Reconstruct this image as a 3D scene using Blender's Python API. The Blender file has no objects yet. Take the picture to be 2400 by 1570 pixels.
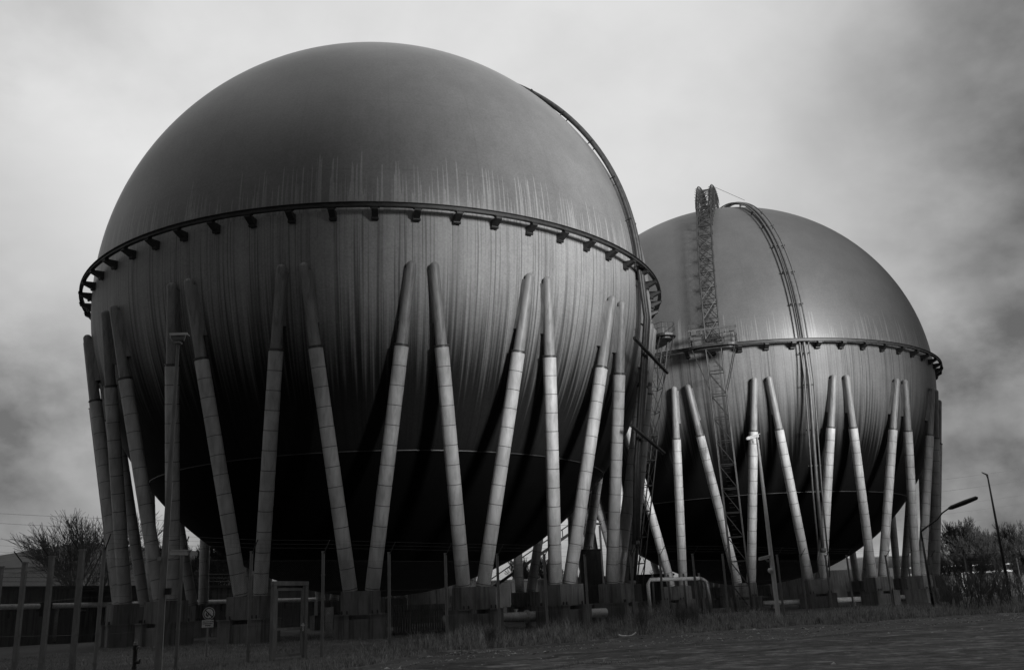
import bpy, bmesh, math, random
import numpy as np
from mathutils import Vector, Matrix, noise as mnoise
R_ = math.radians
C = bpy.context.scene.collection
SC = bpy.context.scene
random.seed(7); rng = np.random.default_rng(7)

# ------------------------------------------------------------------ camera
W, H, F = 2400.0, 1570.0, 2152.44
PITCH, ROLL, EYE = 0.28631, 0.04367, 1.5
r0 = Vector((1, 0, 0)); u0 = Vector((0, -math.sin(PITCH), math.cos(PITCH))); f0 = Vector((0, math.cos(PITCH), math.sin(PITCH)))
cx = r0*math.cos(ROLL) - u0*math.sin(ROLL); cy = r0*math.sin(ROLL) + u0*math.cos(ROLL)
cd = bpy.data.cameras.new('camera'); cam = bpy.data.objects.new('camera', cd); C.objects.link(cam)
m = Matrix.Identity(4)
for i in range(3):
    m[i][0] = cx[i]; m[i][1] = cy[i]; m[i][2] = -f0[i]
m[2][3] = EYE
cam.matrix_world = m
cd.sensor_fit = 'HORIZONTAL'; cd.sensor_width = 36; cd.lens = F/W*36
cd.clip_start = 0.1; cd.clip_end = 5000
SC.camera = cam
def ray(px, py):                      # direction through a point of the photograph
    return (cx*((px-W/2)/F) - cy*((py-H/2)/F) + f0).normalized()
def at_z(px, py, z=0.0):
    d = ray(px, py); return Vector((0, 0, EYE)) + d*((z-EYE)/d.z)
def at_y(px, py, y):
    d = ray(px, py); return Vector((0, 0, EYE)) + d*(y/d.y)

# ------------------------------------------------------------------ light
SUN_AZ, SUN_EL = 30.0, 9.0           # azimuth to the right of the direction behind the camera
sd = Vector((math.sin(R_(SUN_AZ))*math.cos(R_(SUN_EL)), -math.cos(R_(SUN_AZ))*math.cos(R_(SUN_EL)), math.sin(R_(SUN_EL))))
sl = bpy.data.lights.new('sun', 'SUN'); sl.energy = 5.0; sl.angle = R_(14); sl.color = (1.0, 1.0, 1.0)
so = bpy.data.objects.new('sun', sl); C.objects.link(so)
so.rotation_euler = sd.to_track_quat('Z', 'Y').to_euler()

w = bpy.data.worlds.new("World"); SC.world = w; w.use_nodes = True
nt = w.node_tree; N = nt.nodes; L = nt.links
bg = N['Background']
def wm(op, a, b=None, c=None, clamp=False):
    n = N.new('ShaderNodeMath'); n.operation = op; n.use_clamp = clamp
    for i, v in enumerate((a, b, c)):
        if v is None: continue
        if isinstance(v, (int, float)): n.inputs[i].default_value = v
        else: L.new(v, n.inputs[i])
    return n.outputs[0]
def wmap(v, a, b, c, d, kind='SMOOTHSTEP'):
    n = N.new('ShaderNodeMapRange'); n.interpolation_type = kind
    L.new(v, n.inputs[0])
    for i, x in enumerate((a, b, c, d)): n.inputs[i+1].default_value = x
    return n.outputs[0]
sky = N.new('ShaderNodeTexSky'); sky.sky_type = 'NISHITA'; sky.sun_disc = False
sky.sun_elevation = R_(SUN_EL); sky.sun_rotation = R_(180-SUN_AZ); sky.dust_density = 3
bw = N.new('ShaderNodeRGBToBW'); L.new(sky.outputs[0], bw.inputs[0])
tc = N.new('ShaderNodeTexCoord'); gen = tc.outputs['Generated']
sep = N.new('ShaderNodeSeparateXYZ'); L.new(gen, sep.inputs[0])
mp = N.new('ShaderNodeMapping'); mp.inputs['Scale'].default_value = (1, 1, 1.4); L.new(gen, mp.inputs[0])
mp.inputs['Location'].default_value = (0.35, 0.1, 0.2)
n1 = N.new('ShaderNodeTexNoise'); n1.inputs['Scale'].default_value = 2.3; n1.inputs['Detail'].default_value = 5; n1.inputs['Roughness'].default_value = .5; n1.inputs['Distortion'].default_value = .5
L.new(mp.outputs[0], n1.inputs[0])
n2 = N.new('ShaderNodeTexNoise'); n2.inputs['Scale'].default_value = 7; n2.inputs['Detail'].default_value = 6; n2.inputs['Roughness'].default_value = .55
L.new(mp.outputs[0], n2.inputs[0])
dv = N.new('ShaderNodeVectorMath'); dv.operation = 'DOT_PRODUCT'; L.new(gen, dv.inputs[0])
bd = Vector((math.sin(R_(-3))*math.cos(R_(31)), math.cos(R_(-3))*math.cos(R_(31)), math.sin(R_(31))))
dv.inputs[1].default_value = bd
lobe = wmap(dv.outputs['Value'], .80, .985, 0, 1)
cl = wm('ADD', wm('MULTIPLY', wm('SUBTRACT', n1.outputs[0], .5), 1.1), wm('MULTIPLY', wm('SUBTRACT', n2.outputs[0], .5), .62))
atten = wm('SUBTRACT', 1.0, wm('MULTIPLY', lobe, .7))
val = wm('ADD', wm('ADD', .25, wm('MULTIPLY', lobe, .44)), wm('MULTIPLY', cl, atten))
for (px_, py_, c0_, c1_, am_) in ((-40, 950, .96, .999, -.19), (2420, 330, .93, .998, -.04), (2330, 640, .955, .999, -.06), (60, 1230, .985, .9995, .13), (2290, 1120, .985, .9995, .12), (60, 560, .965, .999, .07)):
    dq = N.new('ShaderNodeVectorMath'); dq.operation = 'DOT_PRODUCT'; L.new(gen, dq.inputs[0]); dq.inputs[1].default_value = ray(px_, py_)
    nz = wm('ADD', dq.outputs['Value'], wm('MULTIPLY', wm('SUBTRACT', n2.outputs[0], .5), .03))
    val = wm('ADD', val, wmap(nz, c0_, c1_, 0, am_))
val = wm('MAXIMUM', val, .1)
dark = wmap(wm('ADD', sep.outputs[1], wm('MULTIPLY', wm('MAXIMUM', wm('SUBTRACT', sep.outputs[2], .32), 0.0), .75)), -.2, .35, .15, 1)          # unseen sky behind the camera, darkened to deepen the shade
val = wm('MULTIPLY', val, dark)
val = wm('ADD', val, wmap(sep.outputs[2], .68, .96, 0, .2))      # brighter overcast overhead
low = wmap(sep.outputs[2], -.02, .0, .12, 1)
val = wm('MULTIPLY', val, low)
val = wm('ADD', wm('MULTIPLY', bw.outputs[0], .02), val)
cmb = N.new('ShaderNodeCombineColor')
for i in range(3): L.new(val, cmb.inputs[i])
L.new(cmb.outputs[0], bg.inputs[0]); bg.inputs[1].default_value = 1.0
SC.view_settings.view_transform = 'Standard'; SC.view_settings.look = 'None'
SC.view_settings.exposure = 0; SC.view_settings.gamma = 1
SC.render.engine = 'CYCLES'
SC.cycles.max_bounces = 5; SC.cycles.diffuse_bounces = 3; SC.cycles.glossy_bounces = 3

# ------------------------------------------------------------------ helpers
class MB:
    def __init__(s): s.v = []; s.f = []; s.m = []
    def add(s, vs, fs, mi=0):
        o = len(s.v); s.v.extend([tuple(v) for v in vs]); s.f.extend([tuple(i+o for i in f) for f in fs]); s.m.extend([mi]*len(fs))
    def box(s, c, d, rot=None, mi=0, taper=1.0):
        x, y, z = d[0]/2, d[1]/2, d[2]/2
        vs = [Vector((sx*x*(taper if sz > 0 else 1), sy*y*(taper if sz > 0 else 1), sz*z)) for sz in (-1, 1) for sy in (-1, 1) for sx in (-1, 1)]
        if rot is not None: vs = [rot @ v for v in vs]
        vs = [v+Vector(c) for v in vs]
        s.add(vs, [(0, 2, 3, 1), (4, 5, 7, 6), (0, 1, 5, 4), (2, 6, 7, 3), (0, 4, 6, 2), (1, 3, 7, 5)], mi)
    def tube(s, pts, r, n=8, caps=True, mi=0, closed=False):
        pts = [Vector(p) for p in pts]; k = len(pts)
        rs = r if isinstance(r, (list, tuple)) else [r]*k
        up = None; rings = []
        for i, p in enumerate(pts):
            if closed: t = pts[(i+1) % k]-pts[i-1]
            else: t = pts[min(i+1, k-1)]-pts[max(i-1, 0)]
            t.normalize()
            if up is None:
                a = Vector((0, 0, 1)) if abs(t.z) < .9 else Vector((1, 0, 0))
                up = (a - t*a.dot(t)).normalized()
            else:
                up = (up - t*up.dot(t)).normalized()
            b = t.cross(up)
            rings.append([p+(up*math.cos(2*math.pi*j/n)+b*math.sin(2*math.pi*j/n))*rs[i] for j in range(n)])
        vs = [v for q in rings for v in q]; fs = []
        for i in range(k if closed else k-1):
            i2 = (i+1) % k
            for j in range(n):
                j2 = (j+1) % n
                fs.append((i*n+j, i*n+j2, i2*n+j2, i2*n+j))
        if caps and not closed:
            fs.append(tuple(reversed(range(n)))); fs.append(tuple(range((k-1)*n, k*n)))
        s.add(vs, fs, mi)
    def sweep_ring(s, prof, n=192, mi=0):     # closed profile [(r,z)] round the z axis
        k = len(prof); vs = []; fs = []
        for i in range(n):
            a = 2*math.pi*i/n
            for r, z in prof: vs.append((r*math.sin(a), -r*math.cos(a), z))
        for i in range(n):
            for j in range(k):
                fs.append((i*k+j, ((i+1) % n)*k+j, ((i+1) % n)*k+(j+1) % k, i*k+(j+1) % k))
        s.add(vs, fs, mi)
    def prism(s, poly, d):                    # polygon (list of Vector) pushed along d
        k = len(poly); a = [Vector(p) for p in poly]; b = [p+Vector(d) for p in a]
        s.add(a+b, [tuple(range(k)), tuple(reversed(range(k, 2*k)))]+[(i, i+k, (i+1) % k+k, (i+1) % k) for i in range(k)])
    def build(s, name, mats, parent=None, smooth=False, loc=None, rz=0):
        me = bpy.data.meshes.new(name); me.from_pydata(s.v, [], s.f)
        bm = bmesh.new(); bm.from_mesh(me); bmesh.ops.recalc_face_normals(bm, faces=bm.faces); bm.to_mesh(me); bm.free()
        mats = mats if isinstance(mats, (list, tuple)) else [mats]
        for x in mats: me.materials.append(x)
        me.polygons.foreach_set('material_index', s.m)
        if smooth: me.polygons.foreach_set('use_smooth', [True]*len(me.polygons))
        if smooth == 'auto': me.set_sharp_from_angle(angle=R_(38))
        me.update()
        return obj(name, me, parent, loc, rz)
def obj(name, me, parent=None, loc=None, rz=0):
    o = bpy.data.objects.new(name, me); C.objects.link(o)
    if parent: o.parent = parent
    if loc is not None: o.location = loc
    o.rotation_euler.z = rz
    return o
def raw(name, v, f, mats, parent=None, mi=None, smooth=False):      # numpy arrays, triangles or quads
    me = bpy.data.meshes.new(name); v = np.asarray(v, np.float32); f = np.asarray(f, np.int32); k = f.shape[1]
    me.vertices.add(len(v)); me.vertices.foreach_set('co', v.ravel())
    me.loops.add(f.size); me.loops.foreach_set('vertex_index', f.ravel())
    me.polygons.add(len(f)); me.polygons.foreach_set('loop_start', np.arange(0, f.size, k, dtype=np.int32))
    me.polygons.foreach_set('loop_total', np.full(len(f), k, np.int32))
    for x in (mats if isinstance(mats, (list, tuple)) else [mats]): me.materials.append(x)
    if mi is not None: me.polygons.foreach_set('material_index', np.asarray(mi, np.int32))
    if smooth: me.polygons.foreach_set('use_smooth', np.ones(len(f), bool))
    me.update(); me.validate()
    return obj(name, me, parent)
def tag(o, label, cat, group=None):
    o['label'] = label; o['category'] = cat
    if group: o['group'] = group
    return o
def thing(name, label, cat, loc=(0, 0, 0), rz=0, group=None):
    o = obj(name, None, None, loc, rz); o.empty_display_size = .3
    return tag(o, label, cat, group)
def struct(o): o['kind'] = 'structure'; return o
def copy_tree(o, parent=None):
    c = o.copy(); C.objects.link(c); c.parent = parent
    for ch in list(o.children): copy_tree(ch, c)
    return c

# ------------------------------------------------------------------ materials
class MT:
    def __init__(s, name):
        s.m = bpy.data.materials.new(name); s.m.use_nodes = True; s.t = s.m.node_tree; s.b = s.t.nodes['Principled BSDF']
    def n(s, t, **k):
        x = s.t.nodes.new(t)
        for a, b in k.items(): setattr(x, a, b)
        return x
    def put(s, sock, v):
        if isinstance(v, (int, float)): sock.default_value = v
        elif isinstance(v, tuple): sock.default_value = v
        else: s.t.links.new(v, sock)
    def math(s, op, a, b=None, c=None, clamp=False):
        x = s.n('ShaderNodeMath', operation=op, use_clamp=clamp)
        for i, v in enumerate((a, b, c)):
            if v is not None: s.put(x.inputs[i], v)
        return x.outputs[0]
    def mr(s, v, a, b, c, d, kind='SMOOTHSTEP'):
        x = s.n('ShaderNodeMapRange', interpolation_type=kind); s.put(x.inputs[0], v)
        for i, q in enumerate((a, b, c, d)): s.put(x.inputs[i+1], q)
        return x.outputs[0]
    def pos(s, scale=(1, 1, 1), obj=False):
        if obj: o = s.n('ShaderNodeTexCoord').outputs['Object']
        else: o = s.n('ShaderNodeNewGeometry').outputs['Position']
        x = s.n('ShaderNodeMapping'); s.t.links.new(o, x.inputs[0]); x.inputs['Scale'].default_value = scale
        return x.outputs[0]
    def noise(s, vec, scale, detail=4, rough=.55, dist=0):
        x = s.n('ShaderNodeTexNoise'); s.t.links.new(vec, x.inputs[0])
        x.inputs['Scale'].default_value = scale; x.inputs['Detail'].default_value = detail; x.inputs['Roughness'].default_value = rough; x.inputs['Distortion'].default_value = dist
        return x.outputs[0]
    def mix(s, f, a, b):
        # scalar mix
        x = s.n('ShaderNodeMix', data_type='FLOAT'); s.put(x.inputs[0], f); s.put(x.inputs[2], a); s.put(x.inputs[3], b)
        return x.outputs[0]
    def grey(s, v):
        x = s.n('ShaderNodeCombineColor')
        for i in range(3): s.put(x.inputs[i], v)
        s.t.links.new(x.outputs[0], s.b.inputs['Base Color'])
    def bump(s, h, strength=.3, dist=.02):
        x = s.n('ShaderNodeBump'); s.t.links.new(h, x.inputs['Height']); x.inputs['Strength'].default_value = strength; x.inputs['Distance'].default_value = dist
        s.t.links.new(x.outputs[0], s.b.inputs['Normal'])
    def set(s, **k):
        for a, b in k.items(): s.b.inputs[a.replace('_', ' ')].default_value = b
        return s
def simple(name, lo, hi, scale=3, rough=.6, metal=0, stretch=(1, 1, 1), bump=0, spec=.5, obj=False, streak=0):
    t = MT(name); p = t.pos(stretch, obj)
    a = t.noise(p, scale, 5, .6); f = t.mr(a, .3, .7, 0, 1)
    v = t.mix(f, lo, hi)
    if streak:
        st = t.mr(t.noise(t.pos((1, 1, .06)), 5, 4, .6), .45, .7, 0, streak)
        v = t.mix(st, v, lo*.35)
    t.grey(v); t.set(Roughness=rough, Metallic=metal, Specular_IOR_Level=spec)
    if bump: t.bump(t.noise(p, scale*4, 4, .6), bump, .03)
    return t.m
M = {}
M['clad'] = simple('weathered_cladding', .44, .66, 1.0, .62, .05, (1, 1, .5), .04, streak=.3)
M['seam'] = simple('dark_seam', .09, .14)
M['legtop'] = simple('painted_leg_top', .24, .32, 2.5, .5, 0, (1, 1, .3), .05, streak=.5)
M['collar'] = simple('collar_steel', .10, .16, 4, .45, .2)
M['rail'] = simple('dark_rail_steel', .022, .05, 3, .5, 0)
M['lattice'] = simple('grey_lattice_steel', .025, .05, 3, .5, 0)
M['darkmetal'] = simple('dark_metal', .02, .035, 4, .5, 0)
M['pipe'] = simple('grey_pipe_paint', .09, .14, 3, .4, .1)
M['whitepipe'] = simple('white_pipe_paint', .55, .75, 1.6, .4, 0, streak=.25)
M['concrete'] = simple('stained_concrete', .18, .27, 1.6, .85, 0, (1, 1, .4), .25, .3, streak=.75)
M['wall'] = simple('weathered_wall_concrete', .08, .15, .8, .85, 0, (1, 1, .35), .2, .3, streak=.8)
M['post'] = simple('fence_post_concrete', .24, .34, 6, .7, 0, (1, 1, .3), .1, .3)
M['galv'] = simple('galvanised_steel', .3, .4, 5, .45, .15)
M['wire'] = simple('wire', .06, .09, 6, .5, .3)
M['white'] = simple('white_enamel', .7, .82, 5, .35)
M['lampdark'] = simple('lamp_dark_paint', .015, .025, 3, .5)
M['black'] = simple('black_paint', .01, .014, 5, .5)
M['bark'] = simple('bare_bark', .08, .13, 4, .9)
M['bark2'] = simple('far_bare_bark', .025, .045, 4, .9)
M['hall'] = simple('pale_hall_sheeting', .5, .56, .4, .6)
M['shed'] = simple('dark_shed_sheeting', .035, .05, .4, .7)
M['straw'] = simple('dry_grass_blades', .10, .75, 3.5, .8, spec=.2)
M['lawn'] = simple('short_grass_blades', .10, .6, 1.2, .85, spec=.2)
M['cable'] = simple('power_cable', .10, .13, 1, .6)

def shell_material(name, tone):
    t = MT(name); nd = t.n
    o = nd('ShaderNodeTexCoord').outputs['Object']
    s = nd('ShaderNodeSeparateXYZ'); t.t.links.new(o, s.inputs[0])
    x, y, z = s.outputs
    rho = t.math('MAXIMUM', t.math('SQRT', t.math('ADD', t.math('MULTIPLY', x, x), t.math('MULTIPLY', y, y))), .5)
    ux, uy = t.math('DIVIDE', x, rho), t.math('DIVIDE', y, rho)
    zn = t.math('DIVIDE', z, 23.5)
    def polar(kz):
        c = nd('ShaderNodeCombineXYZ'); t.put(c.inputs[0], ux); t.put(c.inputs[1], uy); t.put(c.inputs[2], t.math('MULTIPLY', zn, kz))
        return c.outputs[0]
    fine = t.noise(polar(.016), 95, 3, .55)
    mid = t.noise(polar(.012), 34, 3, .55)
    thin = t.noise(polar(.008), 190, 2, .5)
    wide = t.noise(polar(.05), 9, 3, .5)
    blot = t.noise(o, .12, 4, .55)
    grain = t.noise(o, 7, 3, .7)
    # upper half: smooth grey paint with faint cloudiness
    up = t.mix(blot, .165, .215)
    wipe = t.noise(t.pos((1, 1, .12), True), 1.4, 4, .6)
    up = t.math('MULTIPLY', up, t.mr(wipe, .3, .7, .97, 1.03))
    # faint welded plate seams
    az = t.math('MULTIPLY', t.math('ARCTAN2', y, x), 24/(2*math.pi)); el = t.math('MULTIPLY', t.math('ARCSINE', zn), 12/math.pi)
    seam = t.math('MINIMUM', t.math('MULTIPLY', t.math('ABSOLUTE', t.math('SUBTRACT', t.math('FRACT', az), .5)), t.math('DIVIDE', rho, 3.82)), t.math('MULTIPLY', t.math('ABSOLUTE', t.math('SUBTRACT', t.math('FRACT', el), .5)), 6.15))
    up = t.math('MULTIPLY', up, t.mr(seam, .0, .07, .90, 1))
    # pale lime runs that rise a little way above the ring
    hl = t.mr(t.noise(polar(.0), 130, 1, .5), .40, .72, .0, .17)
    hl = t.math('ADD', hl, t.mr(t.noise(polar(.0), 26, 2, .5), .4, .7, -.02, .035))
    top = t.math('SUBTRACT', hl, zn)
    runs = t.mr(top, .0, .009, 0, 1)
    runs = t.math('MULTIPLY', runs, t.mr(fine, .38, .54, .45, 1))
    up = t.mix(t.math('MULTIPLY', runs, .62), up, .40)
    # lower half: paler, streaked by run-off
    lo = t.mix(wide, .28, .37)
    dk = t.mr(fine, .5, .64, 0, .34)
    lo = t.mix(dk, lo, .10)
    dk3 = t.mr(thin, .56, .66, 0, .6)
    lo = t.mix(dk3, lo, .08)
    dk2 = t.mr(mid, .54, .68, 0, .38)
    lo = t.mix(dk2, lo, .11)
    lt = t.mr(t.noise(polar(.012), 80, 3, .6), .55, .68, 0, .36)
    lo = t.mix(lt, lo, .42)
    # soot runs plus underside shade painted into the colour, with a ragged streaky edge
    soot_shade = t.math('ADD', t.math('MULTIPLY', zn, -1.0), t.math('MULTIPLY', t.math('SUBTRACT', fine, .5), .42))
    lo = t.mix(t.mr(soot_shade, .12, .48, 0, .97), lo, .009)
    # bottom cap below the drip rail: underside shade painted in near black
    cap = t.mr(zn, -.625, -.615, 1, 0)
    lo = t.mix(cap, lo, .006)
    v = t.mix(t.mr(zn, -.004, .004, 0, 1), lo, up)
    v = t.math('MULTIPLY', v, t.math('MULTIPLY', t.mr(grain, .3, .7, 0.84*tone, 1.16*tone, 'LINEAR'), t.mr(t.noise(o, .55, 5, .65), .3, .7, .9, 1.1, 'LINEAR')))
    t.grey(v)
    t.put(t.b.inputs['Roughness'], t.math('ADD', t.mr(zn, -.01, .01, .55, .35 if tone > .9 else .47), t.math('MULTIPLY', t.math('SUBTRACT', blot, .5), .2)))
    t.put(t.b.inputs['Specular IOR Level'], t.math('ADD', t.mr(zn, -.45, -.2, .08, .5), t.mr(zn, -.01, .01, 0, .3)))
    b = t.noise(o, 1.1, 3, .5)
    t.bump(b, .05, .03)
    return t.m
M['shell'] = shell_material('weathered_grey_tank_paint', 1.0); M['shell2'] = shell_material('shade_toned_weathered_paint', .52)  # farther tank's copy is darkened overall to stand in for shade

def ground_material():
    t = MT('dark_winter_turf'); p = t.pos()
    a = t.noise(p, .16, 5, .6); b = t.noise(p, 1.7, 5, .65); c = t.noise(p, 14, 4, .7)
    v = t.mix(t.mr(a, .35, .65, 0, 1), .08, .13)
    v = t.mix(t.mr(b, .45, .7, 0, .7), v, .12)
    v = t.math('MULTIPLY', v, t.mr(c, .25, .75, .5, 1.5, 'LINEAR'))
    t.grey(v); t.set(Roughness=.95, Specular_IOR_Level=.15); t.bump(c, .5, .06)
    return t.m
def road_material():
    t = MT('patched_wet_gravel_road'); p = t.pos((.6, .8, 1)); q = t.pos()
    a = t.noise(p, .42, 6, .62, .6); b = t.noise(q, 3.2, 5, .7); c = t.noise(q, 26, 3, .8)
    g = t.noise(p, 1.6, 5, .6, .3)
    h = t.noise(q, 2.2, 6, .75)
    v = t.mix(t.mr(a, .44, .56, 0, 1), .09, .19)
    v = t.mix(t.mr(g, .54, .64, 0, .9), v, .28)
    v = t.mix(t.mr(g, .46, .39, 0, .5), v, .03)
    v = t.mix(t.mr(h, .56, .66, 0, .55), v, .34)
    v = t.mix(t.mr(h, .44, .36, 0, .4), v, .03)
    v = t.math('MULTIPLY', v, t.mr(b, .3, .7, .4, 1.6, 'LINEAR'))
    sp = t.mr(c, .6, .7, 0, .85)
    v = t.mix(t.math('MULTIPLY', sp, t.mr(a, .4, .6, .2, 1)), v, .35)
    v = t.mix(t.mr(c, .42, .34, 0, .6), v, .015)
    # a worn band of smooth tarmac runs along the verge, broken gravel and ruts beyond it
    at = t.n('ShaderNodeAttribute', attribute_name='verge_distance').outputs['Fac']
    dd = t.math('ADD', at, t.math('MULTIPLY', t.math('SUBTRACT', t.noise(q, .35, 4, .6), .5), 5))
    tar = t.math('MULTIPLY', t.mr(dd, .9, 2.0, 0, 1), t.mr(dd, 7.5, 8.6, 1, 0))
    tv = t.mix(t.mr(a, .4, .62, 0, 1), .085, .15)
    tv = t.math('MULTIPLY', tv, t.mr(b, .3, .7, .8, 1.2, 'LINEAR'))
    tv = t.mix(t.mr(t.noise(q, 1.1, 5, .7), .36, .33, 0, .6), tv, .04)
    v = t.mix(t.math('MULTIPLY', tar, .85), v, tv)
    rut = t.math('ADD', t.mr(t.math('ABSOLUTE', t.math('SUBTRACT', dd, 9.2)), .3, .7, 1, 0), t.mr(t.math('ABSOLUTE', t.math('SUBTRACT', dd, 14)), .3, .9, 1, 0))
    v = t.mix(t.math('MULTIPLY', rut, .55), v, .04)
    v = t.math('MULTIPLY', v, .92)
    t.grey(v); t.put(t.b.inputs['Roughness'], t.mr(a, .4, .6, .55, .9)); t.b.inputs['Specular IOR Level'].default_value = .08
    t.bump(t.math('ADD', b, t.math('MULTIPLY', c, .6)), .6, .05)
    return t.m
M['ground'] = ground_material(); M['road'] = road_material()

# ------------------------------------------------------------------ ground and road
def bump_z(x, y):
    return .07*mnoise.noise(Vector((x*.09, y*.09, 0))) + .045*mnoise.noise(Vector((x*.35, y*.35, 3))) + .02*mnoise.noise(Vector((x*1.1, y*1.1, 7)))
def grid(xs, ys, zf):
    v = np.array([(x, y, zf(x, y)) for y in ys for x in xs], np.float32); nx, ny = len(xs), len(ys)
    i = np.arange(ny-1)[:, None]*nx+np.arange(nx-1)[None, :]
    return v, np.stack([i, i+1, i+nx+1, i+nx], -1).reshape(-1, 4)
xs = np.concatenate([np.linspace(-2500, -60, 24)[:-1], np.linspace(-60, 90, 301), np.linspace(90, 2500, 24)[1:]])
ys = np.concatenate([np.linspace(-900, 8, 12)[:-1], np.linspace(8, 130, 260), np.linspace(130, 3200, 24)[1:]])
v, f = grid(xs, ys, lambda x, y: bump_z(x, y) if (-60 <= x <= 90 and 8 <= y <= 130) else 0)
struct(raw('ground', v, f, M['ground'], smooth=True))
edge_px = [(700, 1590), (1000, 1534), (1300, 1511), (1500, 1495), (1700, 1482), (2000, 1461), (2190, 1449), (2400, 1437)]
edge = [at_z(*e) for e in edge_px]
ex = [e.x for e in edge]; ey = [e.y for e in edge]
ex += [ex[-1]+40]; ey += [ey[-1]+44]
def road_edge(x): return float(np.interp(x, ex, ey)) + 1.1*mnoise.noise(Vector((x*.35, 0, 5))) + .5*mnoise.noise(Vector((x*1.2, 0, 9)))
rx = np.linspace(ex[0]-6, ex[-1], 420); rs = np.linspace(0, 1, 200)**1.3
rv = []; rd = []
for s_ in rs:
    for x in rx:
        y = road_edge(x)*(1-s_) + 3*s_
        d = (road_edge(x)-y); rd.append(d)
        rut = -.05*math.exp(-((d-2.2)/.5)**2)+.05*math.exp(-((d-1.2)/.6)**2)-.04*math.exp(-((d-6)/.6)**2)
        rv.append((x, y, bump_z(x, y)+.025*min(1, d/.4)+rut+.018*mnoise.noise(Vector((x*.5, y*.7, 11)))+.03 if d > .05 else bump_z(x, y)-.02))
nx = len(rx); i = np.arange(len(rs)-1)[:, None]*nx+np.arange(nx-1)[None, :]
rob = struct(raw('road', rv, np.stack([i, i+1, i+nx+1, i+nx], -1).reshape(-1, 4), M['road'], smooth=True))
at_ = rob.data.attributes.new('verge_distance', 'FLOAT', 'POINT'); at_.data.foreach_set('value', np.asarray(rd, np.float32))

# ------------------------------------------------------------------ gas tanks
RT = 23.5; ZC = 24.65+1.5; NP = 18
def pol(az, r, z): a = R_(az); return Vector((r*math.sin(a), -r*math.cos(a), z))
PROTO = {}
def leg_meshes():
    LT, LB = (1.003*RT, ZC-.1451*RT), (.8494*RT, ZC-.9967*RT)
    out = {}
    for s_ in (-1, 1):                       # s_ = -1: leg leaning to the left of its footing
        T = pol(s_*(10-1.709), *LT); B = pol(s_*1.881, *LB); d = B-T; ln = d.length; u = d.normalized()
        tc_ = .2643*ln
        mb = MB(); pts = []; rr = []
        for k in range(7):
            a = math.pi/2*k/6; pts.append(T+u*(.31*(1-math.cos(math.pi/2*(k/6))))); rr.append(max(.012, .31*math.sin(math.pi/2*(k/6))))
        pts.append(T+u*(tc_)); rr.append(.37)
        mb.tube(pts, rr, 20)
        # saddle plate that welds the leg to the shell
        n_ = (T+u*(tc_*.45)-Vector((0, 0, ZC))).normalized(); sdv = u.cross(n_).normalized()
        for q in (-1, 1):
            a0 = T+u*.5; a1 = T+u*(tc_*.72)
            e0 = [a0+sdv*q*.30, a0+sdv*q*.42-n_*.45, a1+sdv*q*.40-n_*.75, a1+sdv*q*.30]
            mb.prism(e0, n_*.03)
        out[s_, 'leg'] = mb
        mb = MB(); mb.tube([T+u*(tc_-.07), T+u*(tc_-.02)], .49, 20); mb.tube([T+u*(tc_-.02), T+u*(tc_+.1)], .43, 20)
        out[s_, 'collar'] = mb
        mb = MB(); p = tc_+.1; sec = 1.235
        while p < ln-.05:
            q = min(ln, p+sec)
            mb.tube([T+u*p, T+u*(q-.045)], [.452, .446], 22, caps=False)
            mb.tube([T+u*(q-.045), T+u*q], .43, 22, caps=False, mi=1)
            p = q
        out[s_, 'cladding'] = mb
    return out
LEG = leg_meshes()
def footing_meshes():
    rb = .8494*RT; mb = MB()
    mb.box((0, -rb-.0, 2.05), (2.25, 1.7, 1.36))
    up = mb
    lo = MB()
    lo.box((-1.05, -rb, .62), (.85, 2.3, 1.5)); lo.box((1.05, -rb, .62), (.85, 2.3, 1.5))
    lo.box((0, -rb, .5), (1.25, 1.9, 1.25))
    lo.box((-1.05, -rb-.02, 1.385), (.95, 2.4, .07)); lo.box((1.05, -rb-.02, 1.385), (.95, 2.4, .07))
    anc = MB()
    for sx in (-1.05, -.75, .75, 1.05):
        anc.tube([(sx, -rb-1.0, 1.42), (sx, -rb-1.0, 1.62)], .05, 8); anc.tube([(sx, -rb+1.0, 1.42), (sx, -rb+1.0, 1.62)], .05, 8)
    return up, lo, anc
FUP, FLO, FANC = footing_meshes()

def meridian(az, off, side, el0, el1, step=2.0):
    a = R_(az); e1 = Vector((math.sin(a), -math.cos(a), 0)); tn = Vector((math.cos(a), math.sin(a), 0))
    k = max(2, int(abs(el1-el0)/step)+1)
    return [e1*((RT+off)*math.cos(R_(e)))+Vector((0, 0, ZC+(RT+off)*math.sin(R_(e))))+tn*side for e in np.linspace(el0, el1, k)]

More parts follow.
